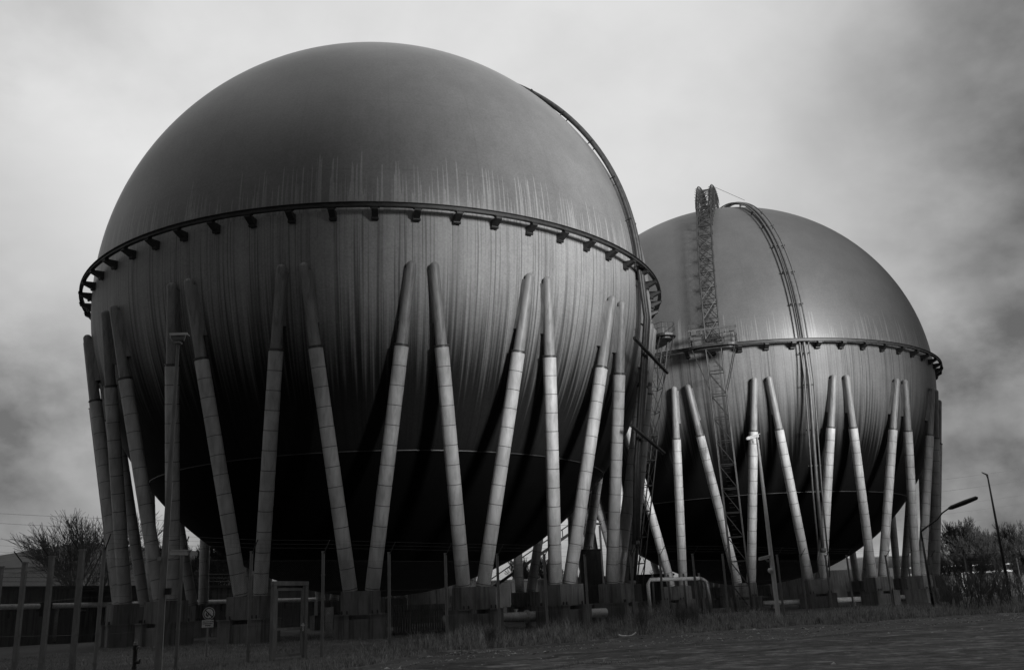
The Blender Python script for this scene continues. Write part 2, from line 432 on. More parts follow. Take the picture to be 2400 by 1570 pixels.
def make_tank(label, loc, ph, br0, pipe_az, lad_az, full_ladder):
    t = thing('gas_tank', label, 'gas tank', loc, group='spherical gas tanks on leaning legs')
    kk = 'shell2' if full_ladder else 'shell'
    if kk not in PROTO:
        me = bpy.data.meshes.new('shell'); bm = bmesh.new()
        bmesh.ops.create_uvsphere(bm, u_segments=192, v_segments=128, radius=RT); bm.to_mesh(me); bm.free()
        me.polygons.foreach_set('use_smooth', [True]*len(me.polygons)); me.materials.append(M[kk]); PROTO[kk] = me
    sh = obj('shell', PROTO[kk], t, (0, 0, ZC))
    sh.rotation_euler.z = R_(0 if full_ladder else 137)
    # equator rail
    if 'ring' not in PROTO:
        q = 1.034*RT; zr = ZC+.0035*RT; mb = MB(); hf, hh, tk = .13, .155, .035
        mb.sweep_ring([(q-hf, zr+hh), (q+hf, zr+hh), (q+hf, zr+hh-tk), (q+.03, zr+hh-tk-.02), (q+.03, zr-hh+tk+.02), (q+hf, zr-hh+tk), (q+hf, zr-hh), (q-hf, zr-hh), (q-hf, zr-hh+tk), (q-.03, zr-hh+tk+.02), (q-.03, zr+hh-tk-.02), (q-hf, zr+hh-tk)], 256)
        PROTO['ring'] = mb.build('equator_rail', M['rail']); PROTO['ring'].parent = t
        z6 = -.622*RT; r6 = math.sqrt(RT*RT-z6*z6); mb = MB()
        mb.sweep_ring([(r6-.05, ZC+z6+.03), (r6+.09, ZC+z6+.015), (r6+.09, ZC+z6-.05), (r6-.05, ZC+z6-.05)], 192)
        PROTO['drip'] = mb.build('drip_rail', M['lattice']); PROTO['drip'].parent = t
        mb = MB(); q0 = RT-.12; q1 = 1.034*RT+.12
        P = [Vector((-.2, -q0, ZC-.11)), Vector((-.2, -q1, ZC-.13)), Vector((-.2, -q1, ZC-.28)), Vector((-.2, -q0-.28, ZC-.62)), Vector((-.2, -q0, ZC-.74))]
        mb.prism(P, (.4, 0, 0))
        mb.box((0, -q1+.1, ZC-.12), (.6, .3, .035)); mb.tube([(-.24, -q0-.3, ZC-.6), (.24, -q0-.3, ZC-.6)], .11, 10)
        PROTO['bracket'] = mb.build('rail_bracket', M['darkmetal']); PROTO['bracket'].parent = t; PROTO['bracket'].rotation_euler.z = R_(br0)
        k0 = 1
    else:
        for n_ in ('ring', 'drip'):
            c = PROTO[n_].copy(); C.objects.link(c); c.parent = t
        k0 = 0
    for k in range(k0, 56):
        c = PROTO['bracket'].copy(); C.objects.link(c); c.parent = t; c.rotation_euler.z = R_(br0+k*360/56)
    # legs and footings
    for k in range(NP):
        a = R_(ph+10+20*k)
        for s_ in (-1, 1):
            if (s_, 'o') not in PROTO:
                lg = LEG[s_, 'leg'].build('leg', M['legtop'], t, 'auto', rz=a)
                LEG[s_, 'collar'].build('collar', M['collar'], lg, 'auto')
                LEG[s_, 'cladding'].build('cladding', [M['clad'], M['seam']], lg, 'auto')
                PROTO[s_, 'o'] = lg
            else:
                c = copy_tree(PROTO[s_, 'o'], t); c.rotation_euler.z = a
        if 'foot' not in PROTO:
            ft = FLO.build('footing', M['concrete'], t, rz=a); FUP.build('plinth', M['concrete'], ft); FANC.build('anchor_bolts', M['darkmetal'], ft)
            PROTO['foot'] = ft
        else:
            c = copy_tree(PROTO['foot'], t); c.rotation_euler.z = a
    # pipe bundle over the crown and down to the ground
    for sd_, rad, off in ((-.46, .08, .5), (0, .17, .46), (.46, .08, .5)) if full_ladder else ((-.46, .14, .34), (0, .22, .38), (.46, .14, .34)):
        pts = meridian(pipe_az, off, sd_, 84, 0)
        a = R_(pipe_az); tn = Vector((math.cos(a), math.sin(a), 0))
        pts += [pol(pipe_az, r, z)+tn*sd_ for r, z in ((1.022*RT, ZC-4), (.99*RT, ZC-9), (.95*RT, ZC-15), (.925*RT, 5.4))]
        mb = MB(); mb.tube(pts, rad, 10)
        if sd_: mb.tube([pts[-1], pol(pipe_az, .915*RT, 4.6)+tn*sd_*1.25, pol(pipe_az, .905*RT, 2.9)+tn*sd_*1.15], rad*.8, 8)
        else: mb.tube([pts[-1]+Vector((0, 0, .25)), pts[-1]-Vector((0, 0, .15))], .3, 12)
        mb.build('riser_pipe', M['pipe'] if full_ladder else M['rail'], t, True)
    for e in list(np.arange(78, -1, -9.7)):
        a = R_(pipe_az); tn = Vector((math.cos(a), math.sin(a), 0)); mb = MB()
        p = meridian(pipe_az, .33, 0, e, e-.1)[0]
        n_ = (p-Vector((0, 0, ZC))).normalized(); up = tn.cross(n_)
        rot = Matrix((tn, up, n_)).transposed()
        mb.box(p, (1.35, .09, .07), rot)
        for q in (-.6, .6): mb.box(p+tn*q-n_*.16, (.07, .07, .3), rot); mb.box(p+tn*q+n_*.1, (.13, .13, .13), rot)
        mb.build('pipe_clamp', M['darkmetal'], t)
    for r, z in ((1.02*RT, ZC-1.2), (1.015*RT, ZC-4.5), (.985*RT, ZC-9), (.965*RT, ZC-12.5)):
        p = pol(pipe_az, r, z); a = R_(pipe_az); tn = Vector((math.cos(a), math.sin(a), 0)); n_ = pol(pipe_az, 1, 0); mb = MB()
        rot = Matrix((tn, n_, Vector((0, 0, 1)))).transposed()
        mb.box(p-n_*.15, (1.3, .09, .1), rot); mb.build('pipe_clamp', M['darkmetal'], t)
    ladder(t, lad_az, full_ladder)
    return t

def ladder(t, az, full):
    a = R_(az); tn = Vector((math.cos(a), math.sin(a), 0)); rad = Vector((math.sin(a), -math.cos(a), 0)); Zv = Vector((0, 0, 1))
    hw = .76
    mb = MB()
    if full:
        els = list(np.arange(1.5, 92, 4.9)); ch = {}
        for s_ in (-1, 1):
            for nm, off in (('i', .45), ('o', 1.75)):
                ch[s_, nm] = meridian(az, off, s_*hw, 1.5, 92, 2.45)
                if nm == 'o': ch[s_, nm] = [p_+(p_-Vector((0, 0, ZC))).normalized()*.7*max(0, min(1, (i_/37*90-46)/14)) for i_, p_ in enumerate(ch[s_, nm])]; mb.tube(ch[s_, nm], .085, 6)
        K = len(ch[-1, 'i'])
        for k in range(0, K-2, 2):
            for s_ in (-1, 1):
                mb.tube([ch[s_, 'i'][k], ch[s_, 'o'][k]], .04, 5); mb.tube([ch[s_, 'i'][k], ch[s_, 'o'][k+1]], .035, 5); mb.tube([ch[s_, 'o'][k+1], ch[s_, 'i'][k+2]], .035, 5)
            for nm in 'io':
                mb.tube([ch[-1, nm][k], ch[1, nm][k]], .055, 5)
                mb.tube([ch[-1, nm][k], ch[1, nm][k+2]], .04, 5); mb.tube([ch[1, nm][k], ch[-1, nm][k+2]], .04, 5)
        # treads
        for k in range(K-1):
            for f_ in (0, .33, .66):
                p = ch[-1, 'i'][k].lerp(ch[-1, 'i'][k+1], f_); q = ch[1, 'i'][k].lerp(ch[1, 'i'][k+1], f_)
                mb.tube([p+rad*.25, q+rad*.25], .018, 4)
        for s_ in (-1, 1):                      # each side girder widens to a hooped box near the crown
            side = [[], []]
            for k in range(16, K-4):
                p = ch[s_, 'o'][k]; n_ = (p-Vector((0, 0, ZC))).normalized(); g = min(1, (k-15)/5)
                hoop = [p-n_*1.3+tn*(.36*g*math.cos(b))*1.0+n_*(1.3+.55*g)*math.sin(b) for b in np.linspace(0, math.pi, 9)]
                mb.tube(hoop, .035, 4)
                side[0].append(hoop[1]); side[1].append(hoop[-2])
                if k < K-5:
                    q_ = ch[s_, 'o'][k+1]; n2_ = (q_-Vector((0, 0, ZC))).normalized()
                    mb.tube([p+tn*.36*g, q_-tn*.36*g+n2_*.3], .028, 4); mb.tube([p-n_*.6-tn*.36*g, q_-n2_*.3+tn*.36*g], .028, 4)
            for sq in side: mb.tube(sq, .05, 5)
        mb.tube([ch[1, 'o'][K-8]+Zv*.6, meridian(az+20, 1.2, 2.5, 76, 75)[0]], .03, 5)
    lad = None
    if full:
        lad = mb.build('curved_ladder', M['lattice'], t)
    # platform at the ring
    zp = ZC-(.55 if full else 1.5); mb = MB(); L2 = 2.45
    def ov(k, grow=0):
        b = 2*math.pi*k/28; x = math.copysign(abs(math.cos(b))**.55, math.cos(b))*(L2+grow); y = math.copysign(abs(math.sin(b))**.7, math.sin(b))*(1.05+grow)
        return tn*x+rad*(1.034*RT+1.5+y)
    ring = [ov(k)+Zv*zp for k in range(28)]
    mb.prism(ring, Zv*.22)
    mb.prism([p-Zv*.18 for p in [ov(k, -.4)+Zv*zp for k in range(28)]], Zv*.17)
    pl = mb.build('platform', M['lattice'], lad or t)
    par = lad or t
    mb = MB()
    for h in (.55, 1.05):
        mb.tube([ov(k, -.06)+Zv*(zp+.2+h) for k in range(28)], .028, 5, closed=True)
    for k in range(0, 28, 2):
        mb.tube([ov(k, -.06)+Zv*(zp+.2), ov(k, -.06)+Zv*(zp+1.27)], .028, 5)
    mb.build('railing', M['lattice'], par)
    mb = MB()
    if full:
        c0 = rad*(1.034*RT+.9)+Zv*(zp+2.25); rot = Matrix((tn, rad, Zv)).transposed()
        mb.box(c0, (4.9, .16, .18), rot)
        for x in (-1.9, -1.1, 1.2, 1.9): mb.box(c0+tn*x-Zv*.3, (.5 if abs(x) > 1.5 else .15, .35, .42), rot)
        for x in (-1.6, 1.55): mb.box(rad*(1.034*RT+1.3)+tn*x+Zv*(zp+.65), (.8, .7, .75), rot); mb.tube([rad*(1.034*RT+1.4)+tn*(x-.5)+Zv*(zp+1.15), rad*(1.034*RT+1.4)+tn*(x+.5)+Zv*(zp+1.15)], .22, 10)
        for x in (-2.2, 2.2): mb.box(rad*(1.034*RT+.9)+tn*x+Zv*(zp+1.25), (.12, .12, 2.0), rot)
        mb.build('drive_unit', M['pipe'], par)
    # lattice tower under the platform
    mb = MB(); rb_ = .955 if full else .865
    top = [(s_, o_) for s_ in (-1, 1) for o_ in (0, 1)]
    def tp(s_, o_, f_):
        r = (1.034*RT+.75+o_*1.3)*(1-f_)+(rb_*RT+o_*1.1)*f_; return rad*r+tn*(s_*hw)+Zv*((zp-.1)*(1-f_)+.1*f_)
    nb = 11
    for s_, o_ in top: mb.tube([tp(s_, o_, k/nb) for k in range(nb+1)], .065, 6)
    for k in range(nb):
        f1, f2 = k/nb, (k+1)/nb
        for o_ in (0, 1):
            mb.tube([tp(-1, o_, f2), tp(1, o_, f2)], .04, 5); mb.tube([tp(-1, o_, f1), tp(1, o_, f2)], .033, 5)
        for s_ in (-1, 1):
            mb.tube([tp(s_, 0, f2), tp(s_, 1, f2)], .04, 5); mb.tube([tp(s_, 0, f1), tp(s_, 1, f2)], .03, 5)
    for s_ in (-1, 1):
        for o_ in (0, 1): mb.tube([tp(s_, o_, .17), tp(s_, o_, 0)+tn*(s_*1.35)], .05, 5)
    for k in range(60):
        f_ = k/60; mb.tube([tp(-.3/.9, .5, f_), tp(.3/.9, .5, f_)], .018, 4)
    mb.build('lattice_tower', M['lattice'] if full else M['darkmetal'], par)

T1 = (-11.3756, 77.5001, 0); T2 = (27.7854, 114.4753, 0)
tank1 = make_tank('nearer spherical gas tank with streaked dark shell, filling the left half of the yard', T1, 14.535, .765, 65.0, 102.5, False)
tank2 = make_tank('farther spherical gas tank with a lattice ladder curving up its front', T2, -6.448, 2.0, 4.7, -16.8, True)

# ------------------------------------------------------------------ fence
main_px = [(428, 1289), (590, 1294), (758, 1294), (912, 1296), (1044, 1298), (1165, 1299), (1275, 1300), (1370, 1301), (1477, 1301), (1545, 1299), (1623, 1299), (1693, 1299), (1821, 1301), (1875, 1301.5), (1934, 1302), (1984, 1302), (2075, 1302), (2125, 1303), (2180, 1303), (2260, 1305), (2328, 1306), (2382, 1308)]
left_px = [(193, 1290), (122, 1305), (59, 1319), (3, 1329)]
PH = 3.75
P0, P1 = at_z(428, 1289, PH), at_z(2328, 1306, PH); dm = (P1-P0).normalized(); dm.z = 0
main = [at_z(245, 1285, PH)]+[at_z(x, y, PH) for x, y in main_px]
base = at_z(758, 1294, PH); dl = Vector((.716, .698, 0)).normalized()
left = [at_z(x, y, PH) for x, y in left_px]
main.append(main[-1]+dl*3.3); main.append(main[-1]+dl*3.3); main.append(main[-1]+dl*3.3)
left.append(left[-1]*2-left[-2])
fence = thing('chain_link_fence', 'tall chain link fence with leaning barbed wire arms around the tanks', 'fence', (main[0].x, main[0].y, 0))
fo = Vector(fence.location)
def post(p, rad, arm, thick):
    b = Vector((p.x, p.y, 0))-fo; mb = MB()
    if thick:
        mb.box(b+Vector((0, 0, PH/2)), (.15, .15, PH)); mb.box(b+Vector((0, 0, PH+.02)), (.19, .19, .05))
    else:
        mb.tube([b-Vector((0, 0, .2)), b+Vector((0, 0, PH))], rad, 10); mb.tube([b+Vector((0, 0, PH)), b+Vector((0, 0, PH+.05))], rad*1.2, 10)
    for z in (.35, 1.2, 2.05, 2.9): mb.tube([b+Vector((0, 0, z)), b+Vector((0, 0, z+.05))], rad*1.3, 8)
    o = mb.build('post', M['post'], fence, 'auto')
    mb = MB(); mb.tube([b+Vector((0, 0, PH-.1)), b+Vector((0, 0, PH+.05))+arm*.12, b+Vector((0, 0, PH+.42))+arm*.42], .02, 6); mb.build('arm', M['darkmetal'], o)
nm_ = Vector((dl.y, -dl.x, 0)); nl_ = Vector((-.73, -.68, 0))
for p in main: post(p, .062, nm_, False)
for p in left: post(p, .075, nl_, True)
def chain(A, B, h=3.45):
    out = []; A = Vector((A.x, A.y, 0)); B = Vector((B.x, B.y, 0)); d = B-A; ln = d.length; d.normalize(); sp = .085
    for s_ in (1, -1):
        k = -h if s_ > 0 else 0.0
        while k < (ln if s_ > 0 else ln+h):
            # line x = k + s*z
            z0, z1 = 0.06, h
            x0, x1 = k+s_*z0, k+s_*z1
            pts = []
            lo_, hi_ = z0, z1
            if s_ > 0: lo_ = max(lo_, -k); hi_ = min(hi_, ln-k)
            else: lo_ = max(lo_, k-ln); hi_ = min(hi_, k)
            if hi_ > lo_+.02: out.append((A+d*(k+s_*lo_)+Vector((0, 0, lo_)), A+d*(k+s_*hi_)+Vector((0, 0, hi_))))
            k += sp
    return out
GA, GB = at_z(636, 1545, 0), at_z(722, 1545, 0)     # gate opening
segs = []; seq = list(reversed(left))+main
for A, B in zip(seq[:-1], seq[1:]): segs += chain(A, B)
V = []; Fs = []
for a, b in segs:
    d = (b-a).normalized(); e1 = Vector((d.y, -d.x, 0)).normalized()*.0019; e2 = d.cross(e1).normalized()*.0019; o = len(V)
    for p in (a, b):
        V += [tuple(p+e1-fo), tuple(p-e1*.5+e2*.87-fo), tuple(p-e1*.5-e2*.87-fo)]
    Fs += [(o+i_, o+(i_+1) % 3, o+3+(i_+1) % 3, o+3+i_) for i_ in range(3)]
raw('wire_mesh', V, Fs, M['wire'], fence)
mb = MB()
for A, B in zip(seq[:-1], seq[1:]):
    for z in (.1, 1.2, 2.3, 3.45): mb.tube([Vector((A.x, A.y, z))-fo, Vector((B.x, B.y, z))-fo], .004, 3, caps=False)
for sq, nv in ((main, nm_), (left, nl_)):
    for A, B in zip(sq[:-1], sq[1:]):
        for q in (.15, .28, .41): mb.tube([Vector((A.x, A.y, PH+q))+nv*q-fo, Vector((B.x, B.y, PH+q))+nv*q-fo], .0035, 3, caps=False)
mb.build('tension_wires', M['wire'], fence)

# gate in front of the fence line
gA = at_z(637, 1548, 0); gd = dl.copy(); gB = gA+gd*2.05
q = at_z(713, 1540, 0)
gB = Vector((q.x, q.y, 0)); gd = (gB-gA).normalized(); gl = (gB-gA).length
gate = thing('metal_gate', 'narrow metal gate frame with a bright lever handle set in the fence', 'gate', gA, math.atan2(gd.y, gd.x))
GH = 2.55
mb = MB(); mb.box((0, 0, GH/2), (.16, .14, GH)); mb.build('gate_post', M['post'], gate)
mb = MB(); mb.box((gl, 0, GH/2), (.16, .14, GH)); mb.build('gate_post', M['post'], gate)
mb = MB(); mb.box((gl/2, 0, GH+.09), (gl+.2, .14, .15)); mb.build('lintel', M['post'], gate)
mb = MB()
for x in (.16, gl-.17): mb.box((x, .01, GH/2), (.09, .07, GH-.2))
for z in (.14, 1.05, GH-.12): mb.box((gl/2, .012, z), (gl-.42, .06, .08 if z < 2 else .1))
lf = mb.build('leaf_frame', M['post'], gate)
mb = MB()
for s_ in (1, -1):
    k = -2.4
    while k < gl+2.4:
        lo_, hi_ = .18, GH-.16
        if s_ > 0: lo_ = max(lo_, .2-k); hi_ = min(hi_, gl-.2-k)
        else: lo_ = max(lo_, k-gl+.2); hi_ = min(hi_, k-.2)
        if hi_ > lo_: mb.tube([(k+s_*lo_, .02, lo_), (k+s_*hi_, .02, hi_)], .0022, 3, caps=False)
        k += .085
mb.build('mesh_infill', M['wire'], lf)
mb = MB(); mb.box((gl-.17, -.05, 1.08), (.07, .03, .28)); mb.tube([(gl-.17, -.06, 1.14), (gl-.17, -.12, 1.14), (gl-.36, -.12, 1.14)], .017, 8); mb.build('handle', M['white'], lf)

# ------------------------------------------------------------------ camera poles, lamps, sign, hydrant
def tapered(name, h, r1, r2, parent, mat, n=10):
    mb = MB(); mb.tube([(0, 0, -.2), (0, 0, h*.3), (0, 0, h)], [r1, r1*.9+r2*.1, r2], n); return mb.build(name, mat, parent, 'auto')
def hfor(p, py):                       # height of a vertical through p that reaches picture row py
    lo_, hi_ = 0, 60
    for _ in range(50):
        z = (lo_+hi_)/2; d = Vector((p.x, p.y, z-EYE)); yy = H/2-F*d.dot(cy)/d.dot(f0)
        if yy > py: lo_ = z
        else: hi_ = z
    return lo_
def cctv(parent, at, yaw, pitch, ln=.55, mat='white'):
    e = obj('security_camera', None, parent, at); e.rotation_euler = (0, pitch, yaw)
    return e
def cam_mesh(ln):
    mb = MB(); mb.box((0, 0, 0), (ln, .15, .13)); mb.box((.06, 0, .085), (ln+.1, .2, .03)); mb.box((-ln*.5-.02, 0, 0), (.05, .12, .1)); return mb
p = at_z(369, 1572, 0); h1 = hfor(Vector((p.x, p.y, 0)), 806)
pl = thing('camera_pole', 'tall pale camera pole in front of the near tank, with a camera on top', 'camera pole', p, group='security camera poles')
tapered('pole', h1, .115, .056, pl, M['post'])
mb = MB(); mb.box((0, 0, h1+.03), (.22, .22, .05)); mb.tube([(0, 0, h1), (0, 0, h1+.14)], .025, 8); hd = mb.build('camera_mount', M['galv'], pl)
mb = cam_mesh(.42); o = mb.build('security_camera', M['galv'], pl, loc=(0, -.02, h1+.22)); o.rotation_euler = (0, -.05, R_(12))
mb = MB(); mb.prism([Vector((-.28, -.14, 0)), Vector((.3, -.14, 0)), Vector((.36, .14, -.03)), Vector((-.24, .14, 0))], (0, 0, .03))
mb.box((.03, -.15, -.02), (.6, .02, .09))
for x in (-.24, .24): mb.tube([(x, -.1, 0), (x*1.05, -.1, -.12), (x*.8, -.05, -.24)], .014, 6)
o2 = mb.build('sun_hood', M['white'], o, loc=(0, 0, .11))
z = hfor(Vector((p.x, p.y, 0)), 1297)
mb = cam_mesh(.52); o = mb.build('security_camera', M['white'], pl, loc=(.5, -.05, z)); o.rotation_euler = (0, .05, R_(4))
mb = MB(); mb.tube([(.06, 0, z-.17), (.3, -.02, z-.15), (.42, -.05, z-.06)], .018, 6); mb.build('bracket', M['galv'], pl)
z = hfor(Vector((p.x, p.y, 0)), 1309); mb = MB(); mb.box((-.12, -.08, z), (.13, .1, .13)); mb.tube([(-.05, 0, z), (.06, 0, z)], .05, 8); mb.build('junction_box', M['galv'], pl)
z = hfor(Vector((p.x, p.y, 0)), 1346); mb = MB(); mb.box((-.16, -.08, z), (.07, .07, .1)); mb.tube([(-.13, -.05, z-.05), (.03, -.02, z-.06)], .012, 6); mb.build('junction_box', M['galv'], pl)
mb = MB(); mb.tube([(.14, -.02, 0), (.12, -.02, 2.0), (.1, 0, h1*.55)], .012, 6); mb.build('cable', M['white'], pl)
z = hfor(Vector((p.x, p.y, 0)), 1386); mb = MB(); mb.box((.2, -.05, z), (.17, .14, .2)); mb.build('switch_box', M['black'], pl)

p = at_z(1823, 1434, 0); p = Vector((p.x*51.5/p.y, 51.5, 0)); h2 = hfor(p, 1030)
pl2 = thing('camera_pole', 'slim white camera pole standing before the farther tank by the fence', 'camera pole', p, group='security camera poles')
tapered('pole', h2, .13, .075, pl2, M['white'])
mb = cam_mesh(.7); o = mb.build('security_camera', M['white'], pl2, loc=(-.28, -.1, h2+.12)); o.rotation_euler = (0, -.22, R_(8))
mb = MB(); mb.tube([(0, 0, h2-.05), (-.05, -.04, h2+.1)], .05, 8); mb.tube([(-.25, -.05, h2-.2), (-.33, -.08, h2+.08)], .05, 8); mb.build('camera_mount', M['white'], pl2)
z = hfor(p, 1307); mb = cam_mesh(.55); o = mb.build('security_camera', M['white'], pl2, loc=(-.42, -.1, z)); o.rotation_euler = (0, -.18, R_(10))
mb = MB(); mb.tube([(0, 0, z-.18), (-.25, -.05, z-.16), (-.36, -.1, z-.05)], .05, 8); mb.build('bracket', M['galv'], pl2)
z = hfor(p, 1337); mb = MB()
for k in range(9):
    pass
mb.tube([(-.16, -.08, z+.14), (-.16, -.08, z+.05), (-.16, -.08, z-.02), (-.16, -.08, z-.09), (-.16, -.08, z-.14)], [.1, .14, .14, .1, .02], 12); mb.build('dome_camera', M['white'], pl2, True)

# curved street lamp
p = at_z(2190, 1437, 0); ydep = p.y; hl_ = hfor(Vector((p.x, p.y, 0)), 1245)
lamp = thing('street_lamp', 'dark curved street lamp with a long flat head at the grass edge', 'street lamp', p, group='street lamps')
A_ = [(0, 0, -.2), (0, 0, 1.5), (0, 0, hl_)]
tip = at_y(2292, 1165, ydep-.5)-p; mid = at_y(2222, 1192, ydep-.2)-p; m2 = at_y(2198, 1215, ydep)-p
mb = MB(); mb.tube([(0, 0, -.2), (0, 0, 1.5), (0, 0, hl_-.6)], [.1, .085, .06], 10)
mb.build('pole', M['lampdark'], lamp, True)
mb = MB(); mb.tube([(0, 0, hl_-.6), (0, 0, hl_), m2, at_y(2208, 1202, ydep)-p, mid, mid.lerp(tip, .1)], [.06, .055, .05, .045, .042, .04], 8); mb.build('arm', M['lampdark'], lamp, True)
mb = MB(); a_, b_ = mid.lerp(tip, .0), tip; d_ = (b_-a_)
mb.tube([a_, a_+d_*.04, a_+d_*.12, a_+d_*.55, a_+d_*.95, b_], [.05, .09, .13, .15, .12, .03], 12); mb.build('lamp_head', M['lampdark'], lamp, True)
# far lamp
p = at_z(2368, 1400, 0); p = Vector((p.x*78/p.y, 78, 0)); h3 = hfor(p, 1112)
lm = thing('street_lamp', 'tall straight lamp post with a small angled head at the far right', 'street lamp', p, group='street lamps')
mb = MB(); mb.tube([(0, 0, -.2), (0, 0, 4), (0, 0, h3)], [.13, .11, .06], 10); mb.build('pole', M['lampdark'], lm, True)
mb = MB(); mb.tube([(0, 0, h3), (-.12, 0, h3+.04), (-.45, -.05, h3+.2)], [.05, .07, .04], 8); mb.tube([(-.1, 0, h3+.02), (-.03, 0, h3-.3)], .04, 6); mb.build('lamp_head', M['lampdark'], lm, True)

# prohibition sign
p = at_z(483, 1539, 0); sg = thing('warning_sign', 'round no naked flame sign above a small text plate on a thin post', 'sign', p)
hs = hfor(Vector((p.x, p.y, 0)), 1437); sc = (p.y/F)
mb = MB(); mb.tube([(0, .03, -.1), (0, .03, hs)], .035, 8); mb.build('post', M['post'], sg)
rad_ = 13.2*sc*1.04
def disc(r, y0, y1, seg=40, z=hs): 
    mb = MB(); mb.tube([(0.03, y0, z), (0.03, y1, z)], r, seg); return mb
ds = disc(rad_, 0, -.015).build('sign_disc', M['white'], sg)
mb = MB(); mb.tube([(.03, -.018, hs+0), (.03, -.02, hs+0)], rad_*.9, 40); mb.build('border', M['black'], ds)
mb = MB(); mb.tube([(.03, -.0215, hs), (.03, -.0235, hs)], rad_*.74, 40); fc = mb.build('face', M['white'], ds)
mb = MB(); rot = Matrix.Rotation(R_(42), 3, 'Y'); mb.box((.03, -.0265, hs), (rad_*1.6, .003, rad_*.17), rot); mb.build('bar', M['black'], ds)
mb = MB()
cur = [(-.36, .12), (-.40, -.05), (-.34, -.25), (-.2, -.32), (-.1, -.42), (-.22, -.5)]
mb.tube([(.03+x*rad_, -.029, hs+z*rad_) for x, z in cur], [.012, .03, .028, .026, .02, .012], 6)
mb.tube([(.03+x*rad_, -.029, hs+z*rad_) for x, z in [(-.1, .0), (-.05, -.2), (.0, -.3)]], .014, 6); mb.build('flame_symbol', M['black'], ds)
mb = MB(); zt = hs-rad_-.0; mb.box((0, -.005, zt-8*sc), (26*sc, .02, 16*sc)); tp_ = mb.build('text_plate', M['white'], sg)
mb = MB(); random.seed(3)
for row, (x0, x1) in enumerate(((-.4, .4), (-.42, .42), (-.2, .18))):
    x = x0
    while x < x1:
        w_ = random.uniform(.06, .16); mb.box(((x+w_/2)*26*sc, -.0175, zt-(4+4*row)*sc), (w_*26*sc, .003, 2.0*sc*random.uniform(.7, 1))); x += w_+.025
mb.build('lettering', M['black'], tp_)

# hydrant
p = at_z(314, 1568, 0); hy = thing('hydrant', 'dark pillar hydrant with pale caps standing in the grass', 'hydrant', p); hh = hfor(Vector((p.x, p.y, 0)), 1496); s_ = hh/1.06
mb = MB(); mb.tube([(0, 0, -.1), (0, 0, .06*s_), (0, 0, .1*s_), (0, 0, .68*s_), (0, 0, .7*s_), (0, 0, .84*s_)], [.09*s_, .09*s_, .075*s_, .075*s_, .1*s_, .1*s_], 14); mb.build('barrel', M['black'], hy, 'auto')
mb = MB(); mb.tube([(0, 0, .84*s_), (0, 0, .9*s_), (0, 0, .93*s_), (0, 0, .96*s_), (0, 0, 1.06*s_)], [.09*s_, .07*s_, .08*s_, .045*s_, .035*s_], 12); mb.build('cap', M['post'], hy, 'auto')
mb = MB(); mb.tube([(.05*s_, -.03, .24*s_), (.2*s_, -.04, .24*s_)], .055*s_, 10); mb.tube([(.2*s_, -.04, .24*s_), (.2*s_, -.04, .35*s_)], .035*s_, 8); o = mb.build('outlet', M['black'], hy, 'auto')
mb = MB(); mb.tube([(.18*s_, -.05, .33*s_), (.18*s_, -.05, .4*s_)], .03*s_, 8); mb.build('outlet_cap', M['white'], o)
mb = MB(); mb.tube([(.08*s_, -.08, .7*s_), (.1*s_, -.09, .77*s_), (.15*s_, -.07, .79*s_), (.2*s_, -.04, .76*s_)], .018*s_, 6); mb.build('valve_ring', M['galv'], hy, True)

# ------------------------------------------------------------------ wall, pipes, sheds under and behind the tanks
wa = at_y(-140, 1387, 76); wb = at_y(741, 1383, 113); wa.z = wb.z = 0
wd = (wb-wa).normalized(); wl = (wb-wa).length; WH = 4.65
wall = thing('concrete_wall', 'stained concrete bund wall with a pale pipe along it behind the near tank', 'wall', wa, math.atan2(wd.y, wd.x))
mb = MB(); mb.box((wl/2, .2, WH/2-.1), (wl, .4, WH+.2)); k = 0.0
while k < wl: mb.box((k, -.06, WH/2), (.3, .14, WH-.4)); k += 4.6
mb.build('panel', M['wall'], wall)
mb = MB(); mb.box((wl/2, .15, WH+.13), (wl+.2, .75, .26)); mb.build('coping', M['rail'], wall)
mb = MB(); k = .3
while k < wl-.2: mb.tube([(k, .3, WH+.26), (k, .3, WH+1.4)], .03, 5); k += 2.3
for z in (.65, 1.0, 1.4): mb.tube([(0, .3, WH+z), (wl, .3, WH+z)], .025, 5)
mb.build('railing', M['rail'], wall)
def wall_x(px, py): 
    d = ray(px, py); n_ = Vector((-wd.y, wd.x, 0)); t_ = (wa-Vector((0, 0, EYE))).dot(n_)/d.dot(n_); q_ = Vector((0, 0, EYE))+d*t_
    return (q_-wa).dot(wd), q_.z
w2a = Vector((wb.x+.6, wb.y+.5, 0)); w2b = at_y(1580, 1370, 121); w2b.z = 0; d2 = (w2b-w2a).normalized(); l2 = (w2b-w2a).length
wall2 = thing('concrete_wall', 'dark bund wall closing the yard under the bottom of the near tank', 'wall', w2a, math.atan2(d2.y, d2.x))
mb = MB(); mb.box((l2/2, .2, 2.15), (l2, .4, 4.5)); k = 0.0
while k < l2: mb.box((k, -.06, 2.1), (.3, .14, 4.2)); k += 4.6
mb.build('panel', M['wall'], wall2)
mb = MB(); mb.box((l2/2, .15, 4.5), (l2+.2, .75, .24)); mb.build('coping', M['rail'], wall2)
wp = thing('wall_pipe', 'long pale insulated pipe running along the bund wall at chest height of the wall', 'pipe', wa, math.atan2(wd.y, wd.x))
mb = MB(); mb.tube([(-2, -.55, 3.2), (wl-.3, -.55, 3.2)], .23, 12); mb.build('pipe_run', M['whitepipe'], wp, True)
mb = MB(); k = 1.2
while k < wl: mb.box((k, -.33, 2.92), (.12, .6, .08)); mb.box((k, -.12, 2.6), (.1, .12, .6)); k += 4.6
mb.build('bracket', M['darkmetal'], wp)
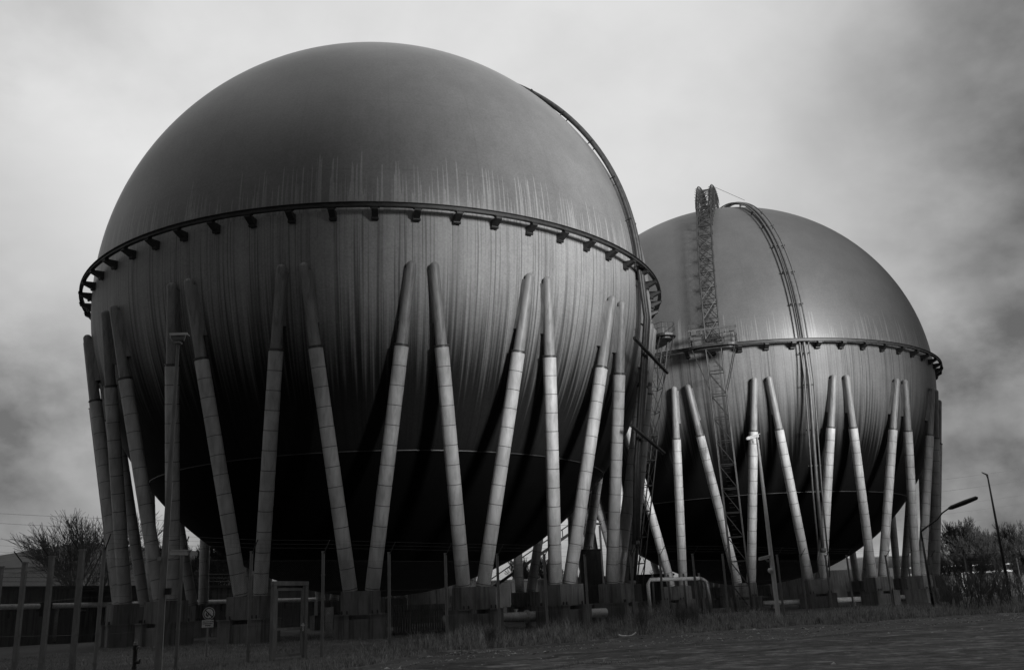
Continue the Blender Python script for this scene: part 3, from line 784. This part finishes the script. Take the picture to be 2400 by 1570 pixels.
x_, z_ = wall_x(95, 1425); mb = MB(); mb.box((x_, -.55, 3.15), (1.0, .75, .75)); mb.box((x_, -.5, 2.6), (.5, .4, .5)); mb.build('valve_box', M['black'], wp)
x_, z_ = wall_x(125, 1450); mb = MB(); mb.tube([(x_, -.4, .2), (x_, -.4, 2.2), (x_+.05, -.4, 3.0)], .16, 10); mb.build('down_pipe', M['galv'], wp, True)
x_, z_ = wall_x(168, 1450); mb = MB(); mb.tube([(x_, -.3, 1.1), (x_, -.3, 2.2), (x_+.15, -.3, 2.55), (x_+.5, -.3, 2.75), (x_+1.1, -.3, 2.75)], .09, 8); mb.build('down_pipe', M['galv'], wp, True)
x_, z_ = wall_x(226, 1390); mb = MB(); mb.box((x_, -.8, 4.45), (2.9, 1.3, .12)); mb.prism([Vector((x_-.9, -1.2, 4.39)), Vector((x_+.9, -1.2, 4.39)), Vector((x_+.4, -1.2, 3.5)), Vector((x_-.4, -1.2, 3.5))], (0, .9, 0))
hp = tag(mb.build('wall_hopper', M['rail']), 'dark hopper bracket hanging under the coping of the bund wall', 'hopper'); hp.location = wa; hp.rotation_euler.z = math.atan2(wd.y, wd.x)

# white pipe between the front footings
a_ = at_y(1040, 1455, 60.5); b_ = at_y(1420, 1438, 66); z_ = .80
a_.z = b_.z = 0; d_ = (b_-a_).normalized(); ln = (b_-a_).length
pp = thing('white_pipe', 'thick white pipe with a bolted flange low between the front footings', 'pipe', (a_.x, a_.y, 0), math.atan2(d_.y, d_.x))
mb = MB(); mb.tube([(0, 0, z_), (ln, 0, z_)], .30, 18); mb.build('pipe_run', M['whitepipe'], pp, True)
q_ = at_y(1248, 1450, 62.5)-a_; fx = q_.dot(d_)
mb = MB()
for k in (-.07, .03): mb.tube([(fx+k, 0, z_), (fx+k+.06, 0, z_)], .42, 20)
for k in range(10): mb.tube([(fx-.12, .36*math.cos(k*.628), z_+.36*math.sin(k*.628)), (fx+.14, .36*math.cos(k*.628), z_+.36*math.sin(k*.628))], .025, 6)
mb.build('flange', M['whitepipe'], pp, 'auto')
mb = MB(); mb.tube([(fx-.78, 0, z_+.25), (fx-.78, 0, z_+.46)], .09, 10); mb.tube([(fx-.78, 0, z_+.46), (fx-.78, 0, z_+.5)], .16, 12); mb.build('vent_stub', M['whitepipe'], pp, 'auto')
mb = MB()
for k in np.arange(.8, ln, 2.6): mb.box((k, 0, .22), (.2, .5, .56))
mb.build('saddle', M['concrete'], pp)

a_ = at_y(1790, 1414, 104); b_ = at_y(2262, 1397, 107); a_.z = b_.z = 0; d_ = (b_-a_).normalized(); ln = (b_-a_).length
pp = thing('white_pipe', 'white pipe low in the grass behind the farther tank footings', 'pipe', a_, math.atan2(d_.y, d_.x))
mb = MB(); mb.tube([(0, 0, .62), (ln*.55, 0, .62)], .27, 14); mb.tube([(ln*.55, 0, .62), (ln, 0, .62)], .24, 14); mb.build('pipe_run', M['whitepipe'], pp, True)
mb = MB()
for k in np.arange(1, ln, 3.1): mb.box((k, 0, .15), (.2, .5, .44)); mb.tube([(k+.9, 0, .62), (k+1.0, 0, .62)], .33, 12)
mb.build('saddle', M['concrete'], pp)

# arched white pipe between the tanks
yy = 92; c1 = at_y(1518, 1358, yy); c2 = at_y(1640, 1355, yy); c3 = at_y(1655, 1362, yy); c4 = at_y(1662, 1395, yy); c5 = at_y(1664, 1440, yy)
o_ = Vector((c1.x, yy, 0)); ap = thing('arched_pipe', 'white overhead pipe bending down beside the farther tank left legs', 'pipe', o_)
mb = MB(); mb.tube([c1-o_-Vector((0, 0, 3)), c1-o_-Vector((0, 0, .4)), c1-o_+Vector((.25, 0, 0)), c2-o_], .18, 12); mb.build('pipe_run', M['whitepipe'], ap, True)
mb = MB(); mb.tube([c2-o_, (c2+c3)/2-o_+Vector((0, 0, .03)), c3-o_, c4-o_, Vector((c4.x-o_.x, 0, .1))], .19, 12); mb.build('elbow', M['galv'], ap, True)
mb = MB()
for x in np.linspace(.5, 5, 4): mb.box((x, .1, 1.9), (.18, .18, 3.8))
mb.build('support', M['darkmetal'], ap)

# dark concrete tower block, stair, cabinet, corrugated screen
p = at_y(1387, 1380, 84); p.z = 0; zt_ = hfor(p, 1291)
o = tag(MB().build('concrete_pier', M['wall']) if False else None, '', '') if False else None
mb = MB(); mb.box((0, 0, zt_/2), (1.85, 1.8, zt_)); mb.box((0, 0, zt_+.06), (2.0, 1.95, .12)); mb.box((.3, -.93, 1.05), (.9, .06, 2.1))
tag(mb.build('valve_house', M['wall'], loc=p), 'narrow dark concrete valve house behind the near tank right legs', 'building')
sa = at_y(1150, 1383, 99); sb = at_y(1345, 1247, 99); s0 = Vector((sa.x, 99, 0))
dz = (sb.z-sa.z)/(sb.x-sa.x); xg = sa.x-sa.z/dz
stair = thing('steel_stair', 'dark steel stair climbing to the right behind the near tank', 'stair', (xg, 99, 0)); ln = sb.x-xg+1
for yv in (0, .95):
    mb = MB(); mb.prism([Vector((0, yv, 0)), Vector((ln, yv, ln*dz)), Vector((ln, yv, ln*dz+.32)), Vector((0, yv, .32))], (0, .06, 0)); mb.build('stringer', M['rail'], stair)
    mb = MB(); mb.tube([(0, yv, 1.1), (ln, yv, ln*dz+1.1)], .04, 6)
    for k in np.arange(.3, ln, 1.4): mb.tube([(k, yv, k*dz+.2), (k, yv, k*dz+1.1)], .028, 5)
    mb.build('handrail', M['rail'], stair)
mb = MB()
for k in np.arange(.2, ln, .3): mb.box((k, .5, k*dz+.2), (.26, .88, .03))
mb.build('treads', M['rail'], stair)
mb = MB(); mb.box((ln+1, .5, ln*dz+.2), (2, 1.1, .14)); mb.build('landing', M['rail'], stair)
for xx in (ln+.3, ln+1.8):
    mb = MB(); mb.box((xx, .5, ln*dz/2), (.16, .9, ln*dz)); mb.build('landing_post', M['rail'], stair)

p = at_z(771, 1491, 0); hc = hfor(p, 1424)
cab = thing('electrical_cabinet', 'grey electrical cabinet standing beside the front footing left of centre', 'cabinet', p)
mb = MB(); mb.box((0, 0, hc/2), (.5, .45, hc)); mb.box((0, 0, hc+.02), (.58, .53, .05)); mb.build('housing', M['post'], cab)
mb = MB(); mb.box((0, -.235, hc/2), (.42, .02, hc-.2)); dd = mb.build('door', M['post'], cab)
mb = MB(); mb.tube([(0, -.25, hc*.83), (0, -.256, hc*.83)], .1, 16); mb.build('label', M['galv'], dd)
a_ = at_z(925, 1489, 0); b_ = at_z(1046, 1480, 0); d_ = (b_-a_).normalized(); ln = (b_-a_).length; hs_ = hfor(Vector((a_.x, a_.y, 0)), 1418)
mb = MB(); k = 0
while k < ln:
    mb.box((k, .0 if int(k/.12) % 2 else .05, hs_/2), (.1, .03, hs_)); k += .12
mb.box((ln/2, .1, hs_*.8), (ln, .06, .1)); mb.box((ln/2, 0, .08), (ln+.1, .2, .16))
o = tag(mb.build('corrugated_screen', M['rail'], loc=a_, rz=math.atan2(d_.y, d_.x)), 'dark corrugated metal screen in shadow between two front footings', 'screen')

# braces of the near tank pipes, vertical pipe runs beside the right legs
def brace(pa, pb, r): 
    mb = MB(); mb.tube([pa, pb], r, 6); mb.build('pipe_brace', M['darkmetal'], tank1)
for z in (ZC-7.2, ZC-13.5):
    rr = 1.02*RT if z > ZC-10 else .985*RT
    brace(pol(56.5, rr+.3, z+.8), pol(74, rr+.5, z-.3), .14)

# ------------------------------------------------------------------ far buildings and pipe bridge
yh = 165
pA = [at_y(-260, 1378, yh), at_y(190, 1271, yh), at_y(600, 1350, yh)]
e1_ = at_y(100, 1327, yh).z
hall = thing('storage_hall', 'pale storage hall with a shallow pitched roof at the far left', 'building', (pA[0].x, yh, 0)); hx = pA[1].x-pA[0].x; zr_ = pA[1].z; hw_ = pA[2].x-pA[0].x
mb = MB(); mb.box((hw_/2, 15, e1_/2), (hw_, 30, e1_)); mb.build('wall', M['hall'], hall)
mb = MB(); q = zr_
sl_ = (zr_-e1_)/hx if hx else 0
zl = at_y(0, 1311, yh); sl_ = (zr_-zl.z)/(pA[1].x-zl.x); zlow = zr_-sl_*hx
mb.prism([Vector((0, -.3, e1_+.003)), Vector((0, -.3, max(zlow, e1_+.05))), Vector((hx, -.3, zr_)), Vector((hw_, -.3, e1_+.3)), Vector((hw_, -.3, e1_+.003))], (0, 31, 0)); mb.build('roof', M['hall'], hall)
mb = MB(); mb.box((hw_/2, -.05, e1_-.1), (hw_, .1, .18)); mb.build('eave', M['galv'], hall)

yb = 190
a_ = at_y(1925, 1316, yb); b_ = at_y(2420, 1300, yb)
sh = thing('warehouse', 'long low dark warehouse behind the pipe bridge at right', 'building', (a_.x, yb, 0)); ln = b_.x-a_.x
zt_ = hfor(Vector((at_y(2290, 1300, yb).x, yb, 0)), 1296)
mb = MB(); mb.box((ln/2, 8, zt_/2), (ln, 16, zt_)); mb.build('wall', M['shed'], sh)
mb = MB(); mb.box((ln/2, 8, zt_+.12), (ln+.6, 16.6, .24)); mb.build('roof', M['rail'], sh)
for k in np.arange(2, ln-2, 5.5):
    mb = MB(); mb.box((k, -.05, zt_*.62), (2.6, .12, .9)); mb.build('window', M['rail'], sh)

yq = 150
z1_, z2_ = hfor(Vector((at_y(2200, 1330, yq).x, yq, 0)), 1327.5), hfor(Vector((at_y(2200, 1343, yq).x, yq, 0)), 1344)
a_ = at_y(1850, 1340, yq); b_ = at_y(2520, 1340, yq); ln = b_.x-a_.x
pb = thing('pipe_bridge', 'long pipe bridge carrying two bright white pipes past the far warehouse', 'pipe bridge', (a_.x, yq, 0))
mb = MB(); mb.tube([(0, 0, z2_), (ln, 0, z2_)], .17, 10); mb.build('lower_pipe', M['whitepipe'], pb, True)
mb = MB(); mb.tube([(0, .3, z1_), (ln, .3, z1_)], .11, 10); mb.build('upper_pipe', M['whitepipe'], pb, True)
for k in np.arange(.5, ln, 5.2):
    mb = MB(); mb.box((k, .15, z2_/2-.2), (.3, .3, z2_-.1)); mb.box((k, .15, z2_-.34), (.3, 1.2, .14)); mb.build('trestle', M['shed'], pb)
mb = MB()
for k in np.arange(.5, ln, 1.3): mb.tube([(k, .3, z2_-.2), (k, .3, z1_-.1)], .05, 5)
mb.build('rail_posts', M['shed'], pb)
c = at_y(2260, 1357, yq-2); mb = MB(); st = []
for k in range(24):
    b = 2*math.pi*k/24; st.append((.28*math.cos(b), 0, 1.0*math.sin(b)+(.35 if math.sin(b) > 0 else -.35)))
mb.tube(st, .1, 8, closed=True)
lp = thing('pipe_loop', 'upright white pipe loop hanging in front of the pipe bridge', 'pipe', (c.x, c.y, 0))
mb2 = MB(); mb2.v = [(x, y, z+c.z) for x, y, z in mb.v]; mb2.f = mb.f; mb2.m = mb.m; mb2.build('loop', M['whitepipe'], lp, True)
mb = MB(); mb.tube([(0, .1, 0), (0, .1, c.z-1.3)], .06, 6); mb.build('stand', M['shed'], lp)
# stained concrete wall under the farther tank
a_ = at_y(1560, 1352, 140); b_ = at_y(2110, 1352, 140); ln = b_.x-a_.x; zt_ = hfor(Vector((a_.x, 140, 0)), 1353)
mb = MB(); mb.box((ln/2, .2, zt_/2), (ln, .4, zt_)); 
for k in np.arange(0, ln, 3): mb.box((k, -.03, zt_/2), (.22, .1, zt_-.1))
tag(mb.build('retaining_wall', M['concrete'], loc=(a_.x, 140, 0)), 'stained concrete retaining wall seen between the farther tank footings', 'wall')

# ------------------------------------------------------------------ power lines
rows = [(1203, 1098, 'topmost of the five power lines sagging behind the tanks'), (1226, 1126, 'second highest of the five power lines behind the tanks'), (1263, 1160, 'middle one of the five power lines behind the tanks'), (1278, 1180, 'second lowest of the five power lines behind the tanks'), (1293, 1205, 'lowest of the five power lines sagging behind the tanks')]
for k, (ya, yb_, lab) in enumerate(rows):
    yl = 255+k*3; a_ = at_y(0, ya, yl); b_ = at_y(2400, yb_, yl)
    # slope chosen so that the cable sags between pylons outside the view
    xm = (a_.x+b_.x)/2; hwid = (b_.x-a_.x)/2; mb = MB(); pts = []
    for q in np.linspace(-1.6, 1.6, 41): pts.append((xm+q*hwid, yl, (a_.z+b_.z)/2+(b_.z-a_.z)/2*q+7*(q*q-1)))
    mb.tube(pts, .055 if k < 2 else .035, 5); tag(mb.build('power_line', M['cable']), lab, 'power line', 'power lines strung behind the tanks')

# ------------------------------------------------------------------ bare trees and shrubs
def tree_mesh(name, seed, height, spread, stems, levels, r0_, mat, twigs=4, minr=.012):
    rn = random.Random(seed); V = []; Fq = []
    def seg(a, b, ra, rb):
        d = (b-a); 
        if d.length < 1e-4: return
        d.normalize(); e = Vector((0, 0, 1)) if abs(d.z) < .9 else Vector((1, 0, 0)); x = d.cross(e).normalized(); y = d.cross(x); o = len(V); n = 5 if ra > .06 else 3
        for p, r in ((a, ra), (b, rb)):
            for j in range(n): V.append(tuple(p+(x*math.cos(2*math.pi*j/n)+y*math.sin(2*math.pi*j/n))*r))
        for j in range(n): Fq.append((o+j, o+(j+1) % n, o+n+(j+1) % n, o+n+j))
    def grow(p, d, ln, r, lv):
        k = 3; q = p; dd = d
        for i in range(k):
            dd = (dd+Vector((rn.uniform(-1, 1), rn.uniform(-1, 1), rn.uniform(-.5, 1.0)))*.13).normalized()
            nx_ = q+dd*(ln/k); ra = r*(1-.35*i/k); rb = r*(1-.35*(i+1)/k); seg(q, nx_, max(ra, minr), max(rb, minr)); q = nx_
            if lv > 0 and (i > 0 or lv < levels):
                for _ in range(1 if lv > 1 else twigs//2):
                    ax = dd.cross(Vector((rn.uniform(-1, 1), rn.uniform(-1, 1), rn.uniform(-1, 1)))).normalized()
                    nd_ = (Matrix.Rotation(rn.uniform(.35, .85)*spread, 3, ax) @ dd); nd_.z += .12; nd_.normalize()
                    grow(q, nd_, ln*rn.uniform(.5, .72), rb*rn.uniform(.45, .62), lv-1)
        if lv > 0:
            for _ in range(2):
                ax = dd.cross(Vector((rn.uniform(-1, 1), rn.uniform(-1, 1), rn.uniform(-1, 1)))).normalized()
                grow(q, (Matrix.Rotation(rn.uniform(.15, .5)*spread, 3, ax) @ dd), ln*rn.uniform(.6, .8), r*.58, lv-1)
    for s_ in range(stems):
        a = 2*math.pi*s_/stems+rn.uniform(-.4, .4); tl = rn.uniform(.1, .4)*spread if stems > 1 else .04
        d = Vector((math.cos(a)*tl, math.sin(a)*tl, 1)).normalized()
        grow(Vector((math.cos(a)*.2*(stems > 1), math.sin(a)*.2*(stems > 1), -.2)), d, height*.36, r0_, levels)
    me = bpy.data.meshes.new(name); me.from_pydata(V, [], Fq); me.materials.append(mat); me.update()
    zs = [v_[2] for v_ in V]; return me, max(zs)
TM = [tree_mesh('bare_tree', 11, 12, 1.0, 1, 5, .17, M['bark2'], 4, .028), tree_mesh('bare_tree', 23, 12, .85, 2, 5, .15, M['bark2'], 4, .028), tree_mesh('bare_tree', 31, 12, 1.15, 3, 4, .14, M['bark2'], 6, .028)]
LTM = tree_mesh('bare_tree', 19, 14, .85, 7, 4, .15, M['bark'], 2, .015)
def put_tree(px, top, y, me, label, group, wscale=1.0, rz=0):
    b = at_y(px, top, y); o = obj('bare_tree', me[0], None, (b.x, y, 0), rz); s_ = b.z/me[1]; o.scale = (s_*wscale, s_*wscale, s_)
    return tag(o, label, 'tree', group)
put_tree(208, 1192, 140, LTM, 'broad leafless tree with many stems behind the bund wall at far left', 'bare trees behind the yard', 1.3, .4)
rt = [(2205, 1262, 175, 'leafless tree just right of the farther tank'), (2232, 1222, 190, 'tallest leafless tree right of the farther tank'), (2262, 1236, 196, 'leafless tree behind the white pipe loop'), (2292, 1247, 200, 'rounded leafless tree in the middle of the right hand row'), (2325, 1240, 205, 'leafless tree directly behind the tall straight lamp post'), (2352, 1228, 207, 'leafless tree right of the tall straight lamp post'), (2385, 1234, 212, 'leafless tree at the right edge of the picture'), (2278, 1262, 176, 'short leafless tree in front of the right hand row'), (2345, 1262, 185, 'short leafless tree beside the tall straight lamp post'), (2415, 1245, 205, 'leafless tree cut by the right edge')]
for k, (x, t_, y, lab) in enumerate(rt): put_tree(x, t_-9, y, TM[k % 3], lab, 'bare trees behind the yard', .85, k*1.3)
ft = [(2212, 1296, 128, 'small leafless tree in front of the pipe bridge near the curved lamp'), (2250, 1282, 133, 'slender leafless tree hiding part of the pipe bridge left of the white loop'), (2285, 1292, 125, 'small leafless tree in front of the pipe bridge right of the white loop'), (2318, 1280, 136, 'leafless tree in front of the pipe bridge near the tall lamp post'), (2360, 1290, 127, 'small leafless tree in front of the pipe bridge right of the tall lamp post'), (2396, 1278, 134, 'leafless tree before the pipe bridge at the right edge')]
for k, (x, t_, y, lab) in enumerate(ft): put_tree(x, t_, y, TM[(k+2) % 3], lab, 'bare trees behind the yard', .8, k*.9+.5)
bt = [(455, 1258, 150, 'thin leafless tree seen left under the near tank'), (515, 1272, 160, 'leafless tree seen under the near tank beside its left footing'), (1195, 1312, 165, 'small leafless tree seen under the near tank right side'), (1240, 1300, 175, 'leafless tree behind the steel stair'), (1290, 1322, 178, 'low leafless tree behind the stair top'), (1530, 1320, 170, 'leafless tree seen between the two tanks'), (1975, 1308, 215, 'low leafless tree seen under the farther tank')]
for k, (x, t_, y, lab) in enumerate(bt): put_tree(x, t_, y, TM[(k+1) % 3], lab, 'bare trees behind the yard', 1.0, k*2.1)
M['twig'] = simple('grey_shrub_twigs', .12, .2, 4, .9)
SM = [tree_mesh('bare_shrub', 41, 2.2, .8, 12, 2, .016, M['twig'], 4, .005), tree_mesh('bare_shrub', 47, 2.2, .7, 16, 2, .015, M['twig'], 4, .005)]
def put_shrub(px, py, hgt, k, label, ws=1.0):
    b = at_z(px, py, 0); o = obj('bare_shrub', SM[k % 2][0], None, (b.x, b.y, 0), k*1.7); s_ = hgt/SM[k % 2][1]; o.scale = (s_*ws, s_*ws, s_)
    tag(o, label, 'shrub', 'bare shrubs along the fence')
put_shrub(2268, 1437, 2.5, 0, 'large twiggy leafless shrub right of the curved street lamp', 1.3)
put_shrub(2325, 1432, 2.3, 1, 'twiggy leafless shrub under the tall straight lamp post', 1.4)
put_shrub(2385, 1428, 2.3, 2, 'twiggy leafless shrub at the right edge beside the road', 1.4)
put_shrub(2228, 1436, 1.9, 3, 'low leafless shrub close to the curved street lamp', 1.3)
put_shrub(1505, 1490, 1.2, 0, 'small twiggy shrub beside the pale bent tube', .7)
put_shrub(1600, 1478, 1.3, 1, 'thin leafless shrub in the grass below the arched pipe', .9)
put_shrub(1630, 1478, 1.4, 2, 'leaning thin shrub just right of the one below the arched pipe', .6)
put_shrub(1150, 1522, .9, 3, 'low shrub at the foot of the front footing under the bright legs', .8)

# ------------------------------------------------------------------ grass
def blades(name, pts, hmin, hmax, wid, mat, lean=.35):
    n = len(pts); h = rng.uniform(hmin, hmax, n)*pts[:, 3]; a = rng.uniform(0, 2*np.pi, n); la = rng.uniform(0, 2*np.pi, n); ll = rng.uniform(0, lean, n)*h
    wv = np.stack([np.cos(a), np.sin(a), np.zeros(n)], 1)*(wid*rng.uniform(.6, 1.4, n))[:, None]
    b = pts[:, :3]; mid = b+np.stack([np.cos(la)*ll*.3, np.sin(la)*ll*.3, h*.6], 1); tip = b+np.stack([np.cos(la)*ll, np.sin(la)*ll, h], 1)
    V = np.stack([b-wv, b+wv, mid+wv*.7, mid-wv*.7, tip], 1).reshape(-1, 3); i = np.arange(n)*5
    Fq = np.concatenate([np.stack([i, i+1, i+2], 1), np.stack([i, i+2, i+3], 1), np.stack([i+3, i+2, i+4], 1)])
    o = raw(name, V, Fq, mat); o['kind'] = 'stuff'; return o
def edge_y(x): return np.array([road_edge(v_) for v_ in x])
def fence_y(x): return base.y+(x-base.x)*(dl.y/dl.x)
def field(n, x0, x1, d0, d1, fscale, thr, amp):
    x = rng.uniform(x0, x1, n); e = edge_y(x); y = e+rng.uniform(d0, d1, n)*1.0
    d = np.array([mnoise.noise(Vector((a*fscale, b*fscale, 1))) for a, b in zip(x, y)])
    k = (d*.5+.5) > rng.uniform(thr[0], thr[1], n)
    x, y, d = x[k], y[k], d[k]; z = np.array([bump_z(a, b)-.02 for a, b in zip(x, y)])
    return np.stack([x, y, z, np.clip(.6+amp*d, .15, 1.6)], 1)
p_ = field(95000, -6, 62, .1, 11, .35, (.25, .85), 1.1)
# taller near the fence, short at the road side
fd = np.abs((p_[:, 1]-fence_y(p_[:, 0]))*dl.x); p_[:, 3] *= .35+.85*np.exp(-(fd/3.2)**2)
p2 = field(60000, 8, 64, .8, 9, .3, (.25, .7), .9); p2[:, 3] *= .95
p_ = np.concatenate([p_, p2])
tag(blades('tall_dry_grass', p_, .35, .95, .011, M['straw'], .6), 'tall dry grass along the fence and road edge', 'grass')
wd_ = field(26000, -4, 60, -15, .4, .28, (.45, .85), .6)
k = (np.sin((edge_y(wd_[:, 0])-wd_[:, 1])*.95+1.2*np.sin(wd_[:, 0]*.4)) > .45); wd_ = wd_[k]; wd_[:, 2] += .05
tag(blades('road_weeds', wd_, .04, .16, .010, M['straw'], .8), 'low dry weeds growing in strips across the gravel road', 'weeds')
# loose stones on the road
ns = 15000; x = rng.uniform(-4, 62, ns); e_ = edge_y(x); y = e_-np.abs(rng.normal(0, 6, ns)); q = y > 11; x, y = x[q], y[q]; ns = len(x)
z = np.array([bump_z(a_, b_)+.03 for a_, b_ in zip(x, y)]); sz = rng.uniform(.015, .045, ns)*np.where(rng.uniform(0, 1, ns) > .93, 2.0, 1)
oc = np.array([(1, 0, 0), (0, 1, 0), (-1, 0, 0), (0, -1, 0), (0, 0, .7), (0, 0, -.7)]); ang = rng.uniform(0, 6.28, ns)
V = oc[None]*sz[:, None, None]*rng.uniform(.6, 1.3, (ns, 6, 1)); cxs, sxs = np.cos(ang)[:, None], np.sin(ang)[:, None]
V = np.stack([V[..., 0]*cxs-V[..., 1]*sxs+x[:, None], V[..., 0]*sxs+V[..., 1]*cxs+y[:, None], V[..., 2]+z[:, None]], -1).reshape(-1, 3)
fo_ = np.array([(0, 1, 4), (1, 2, 4), (2, 3, 4), (3, 0, 4), (1, 0, 5), (2, 1, 5), (3, 2, 5), (0, 3, 5)])
o = raw('gravel', V, (fo_[None]+np.arange(ns)[:, None, None]*6).reshape(-1, 3), simple('loose_stones', .06, .6, 2.5, .8), mi=None); o['kind'] = 'stuff'; tag(o, 'loose pale stones scattered over the gravel road', 'gravel')
x = rng.uniform(-26, 20, 60000); y = rng.uniform(24, 70, 60000); k = y > edge_y(x)+.1; x, y = x[k], y[k]
z = np.array([bump_z(a, b)-.01 for a, b in zip(x, y)])
d = np.array([mnoise.noise(Vector((a*.3, b*.3, 4))) for a, b in zip(x, y)])
tag(blades('short_grass', np.stack([x, y, z, np.clip(.7+d, .3, 1.6)], 1), .06, .17, .009, M['lawn'], .8), 'short dark grass inside the fence on the left', 'grass')

# ------------------------------------------------------------------ litter
p = at_z(1470, 1494, 0); mb = MB(); q = .0225
mb.tube([(-.36, 0, .12), (-.2, 0, .06), (.12, .02, .05), (.24, 0, .09), (.4, .02, .2)], [.05, .055, .05, .04, .03], 8)
tag(mb.build('bent_tube', M['white'], None, True, loc=p), 'short white bent tube lying in the grass at the road edge', 'tube')
p = at_z(1760, 1481, 0); mb = MB(); mb.prism([Vector((-.2, -.1, .03)), Vector((.15, -.12, .04)), Vector((.22, .05, .1)), Vector((-.1, .12, .06))], (0, .02, .05))
tag(mb.build('litter_scrap', M['white'], None, loc=p), 'small pale scrap of litter in the grass by the road', 'litter')

# ------------------------------------------------------------------ unseen blocks added outside the view to shade the yard
M['brick'] = simple('added_block_dark_brick', .06, .09, .6, .85, 0, (1, 1, 1), .1, .3)
M['pane'] = simple('added_block_dark_glass', .02, .03, 1, .15)
def block(name, label, a, b, depth, hgt, storeys, step):
    a = Vector(a); b = Vector(b); d = (b-a).normalized(); ln = (b-a).length
    t = thing(name, label, 'building', a, math.atan2(d.y, d.x))
    mb = MB(); mb.box((ln/2, -depth/2, hgt/2), (ln, depth, hgt)); mb.build('wall', M['brick'], t)
    mb = MB(); mb.box((ln/2, -depth/2, hgt+.3), (ln+.8, depth+.8, .6)); mb.build('roof', M['rail'], t)
    for k in np.arange(step*.6, ln-step*.4, step):
        for j in range(storeys):
            z = hgt*(j+.55)/storeys; mb = MB(); mb.box((k, .02, z), (step*.5, .12, hgt/storeys*.5)); w_ = mb.build('window', M['pane'], t)
    return t
block('added_shade_hall', 'low dark brick block added out of view to shade the lower legs', (13, 9.5, 0), (36, 19, 0), 14, 15.5, 2, 6)  # unseen, added to keep lower legs and ground in shade
block('added_shade_hall', 'taller dark brick block added out of view to shade the farther tank legs', (36.5, 19.2, 0), (72, 36, 0), 14, 20.5, 3, 6)  # unseen, added to shade the farther tank's lower legs
block('added_shade_tower', 'dark brick tower added out of view to shade the near tank right legs', (27, 30, 0), (38.5, 36, 0), 9, 29, 6, 5)  # unseen, added to shade the near tank's right legs
block('added_shade_block', 'tall dark brick block added out of view to shade the farther tank right side', (72, 40, 0), (104, 58, 0), 26, 62, 6, 7)  # unseen, added to shade the farther tank's right side
gh = thing('added_shade_drum', 'huge dark cylinder added behind the camera to shade the near tank left half', 'added_shade_drum', (18.2, -37.2, 0))  # unseen cylinder added to cast shade over the near tank's left half
mb = MB(); mb.tube([(0, 0, 0), (0, 0, 78)], 30, 96); mb.build('shell', M['shed'], gh, 'auto')
mb = MB(); mb.tube([(0, 0, 78), (0, 0, 81), (0, 0, 83)], [30.6, 20, 1], 96); mb.build('roof', M['rail'], gh, 'auto')
for z in np.arange(6, 78, 8):
    mb = MB(); mb.sweep_ring([(29.9, z), (31.2, z), (31.2, z+.3), (29.9, z+.3)], 96); mb.build('added_drum_gallery', M['rail'], gh)
for k in range(24):
    a = 2*math.pi*k/24; mb = MB(); mb.box((30.1*math.cos(a), 30.1*math.sin(a), 39), (.5, .5, 78), Matrix.Rotation(a, 3, 'Z')); mb.build('added_drum_column', M['rail'], gh)
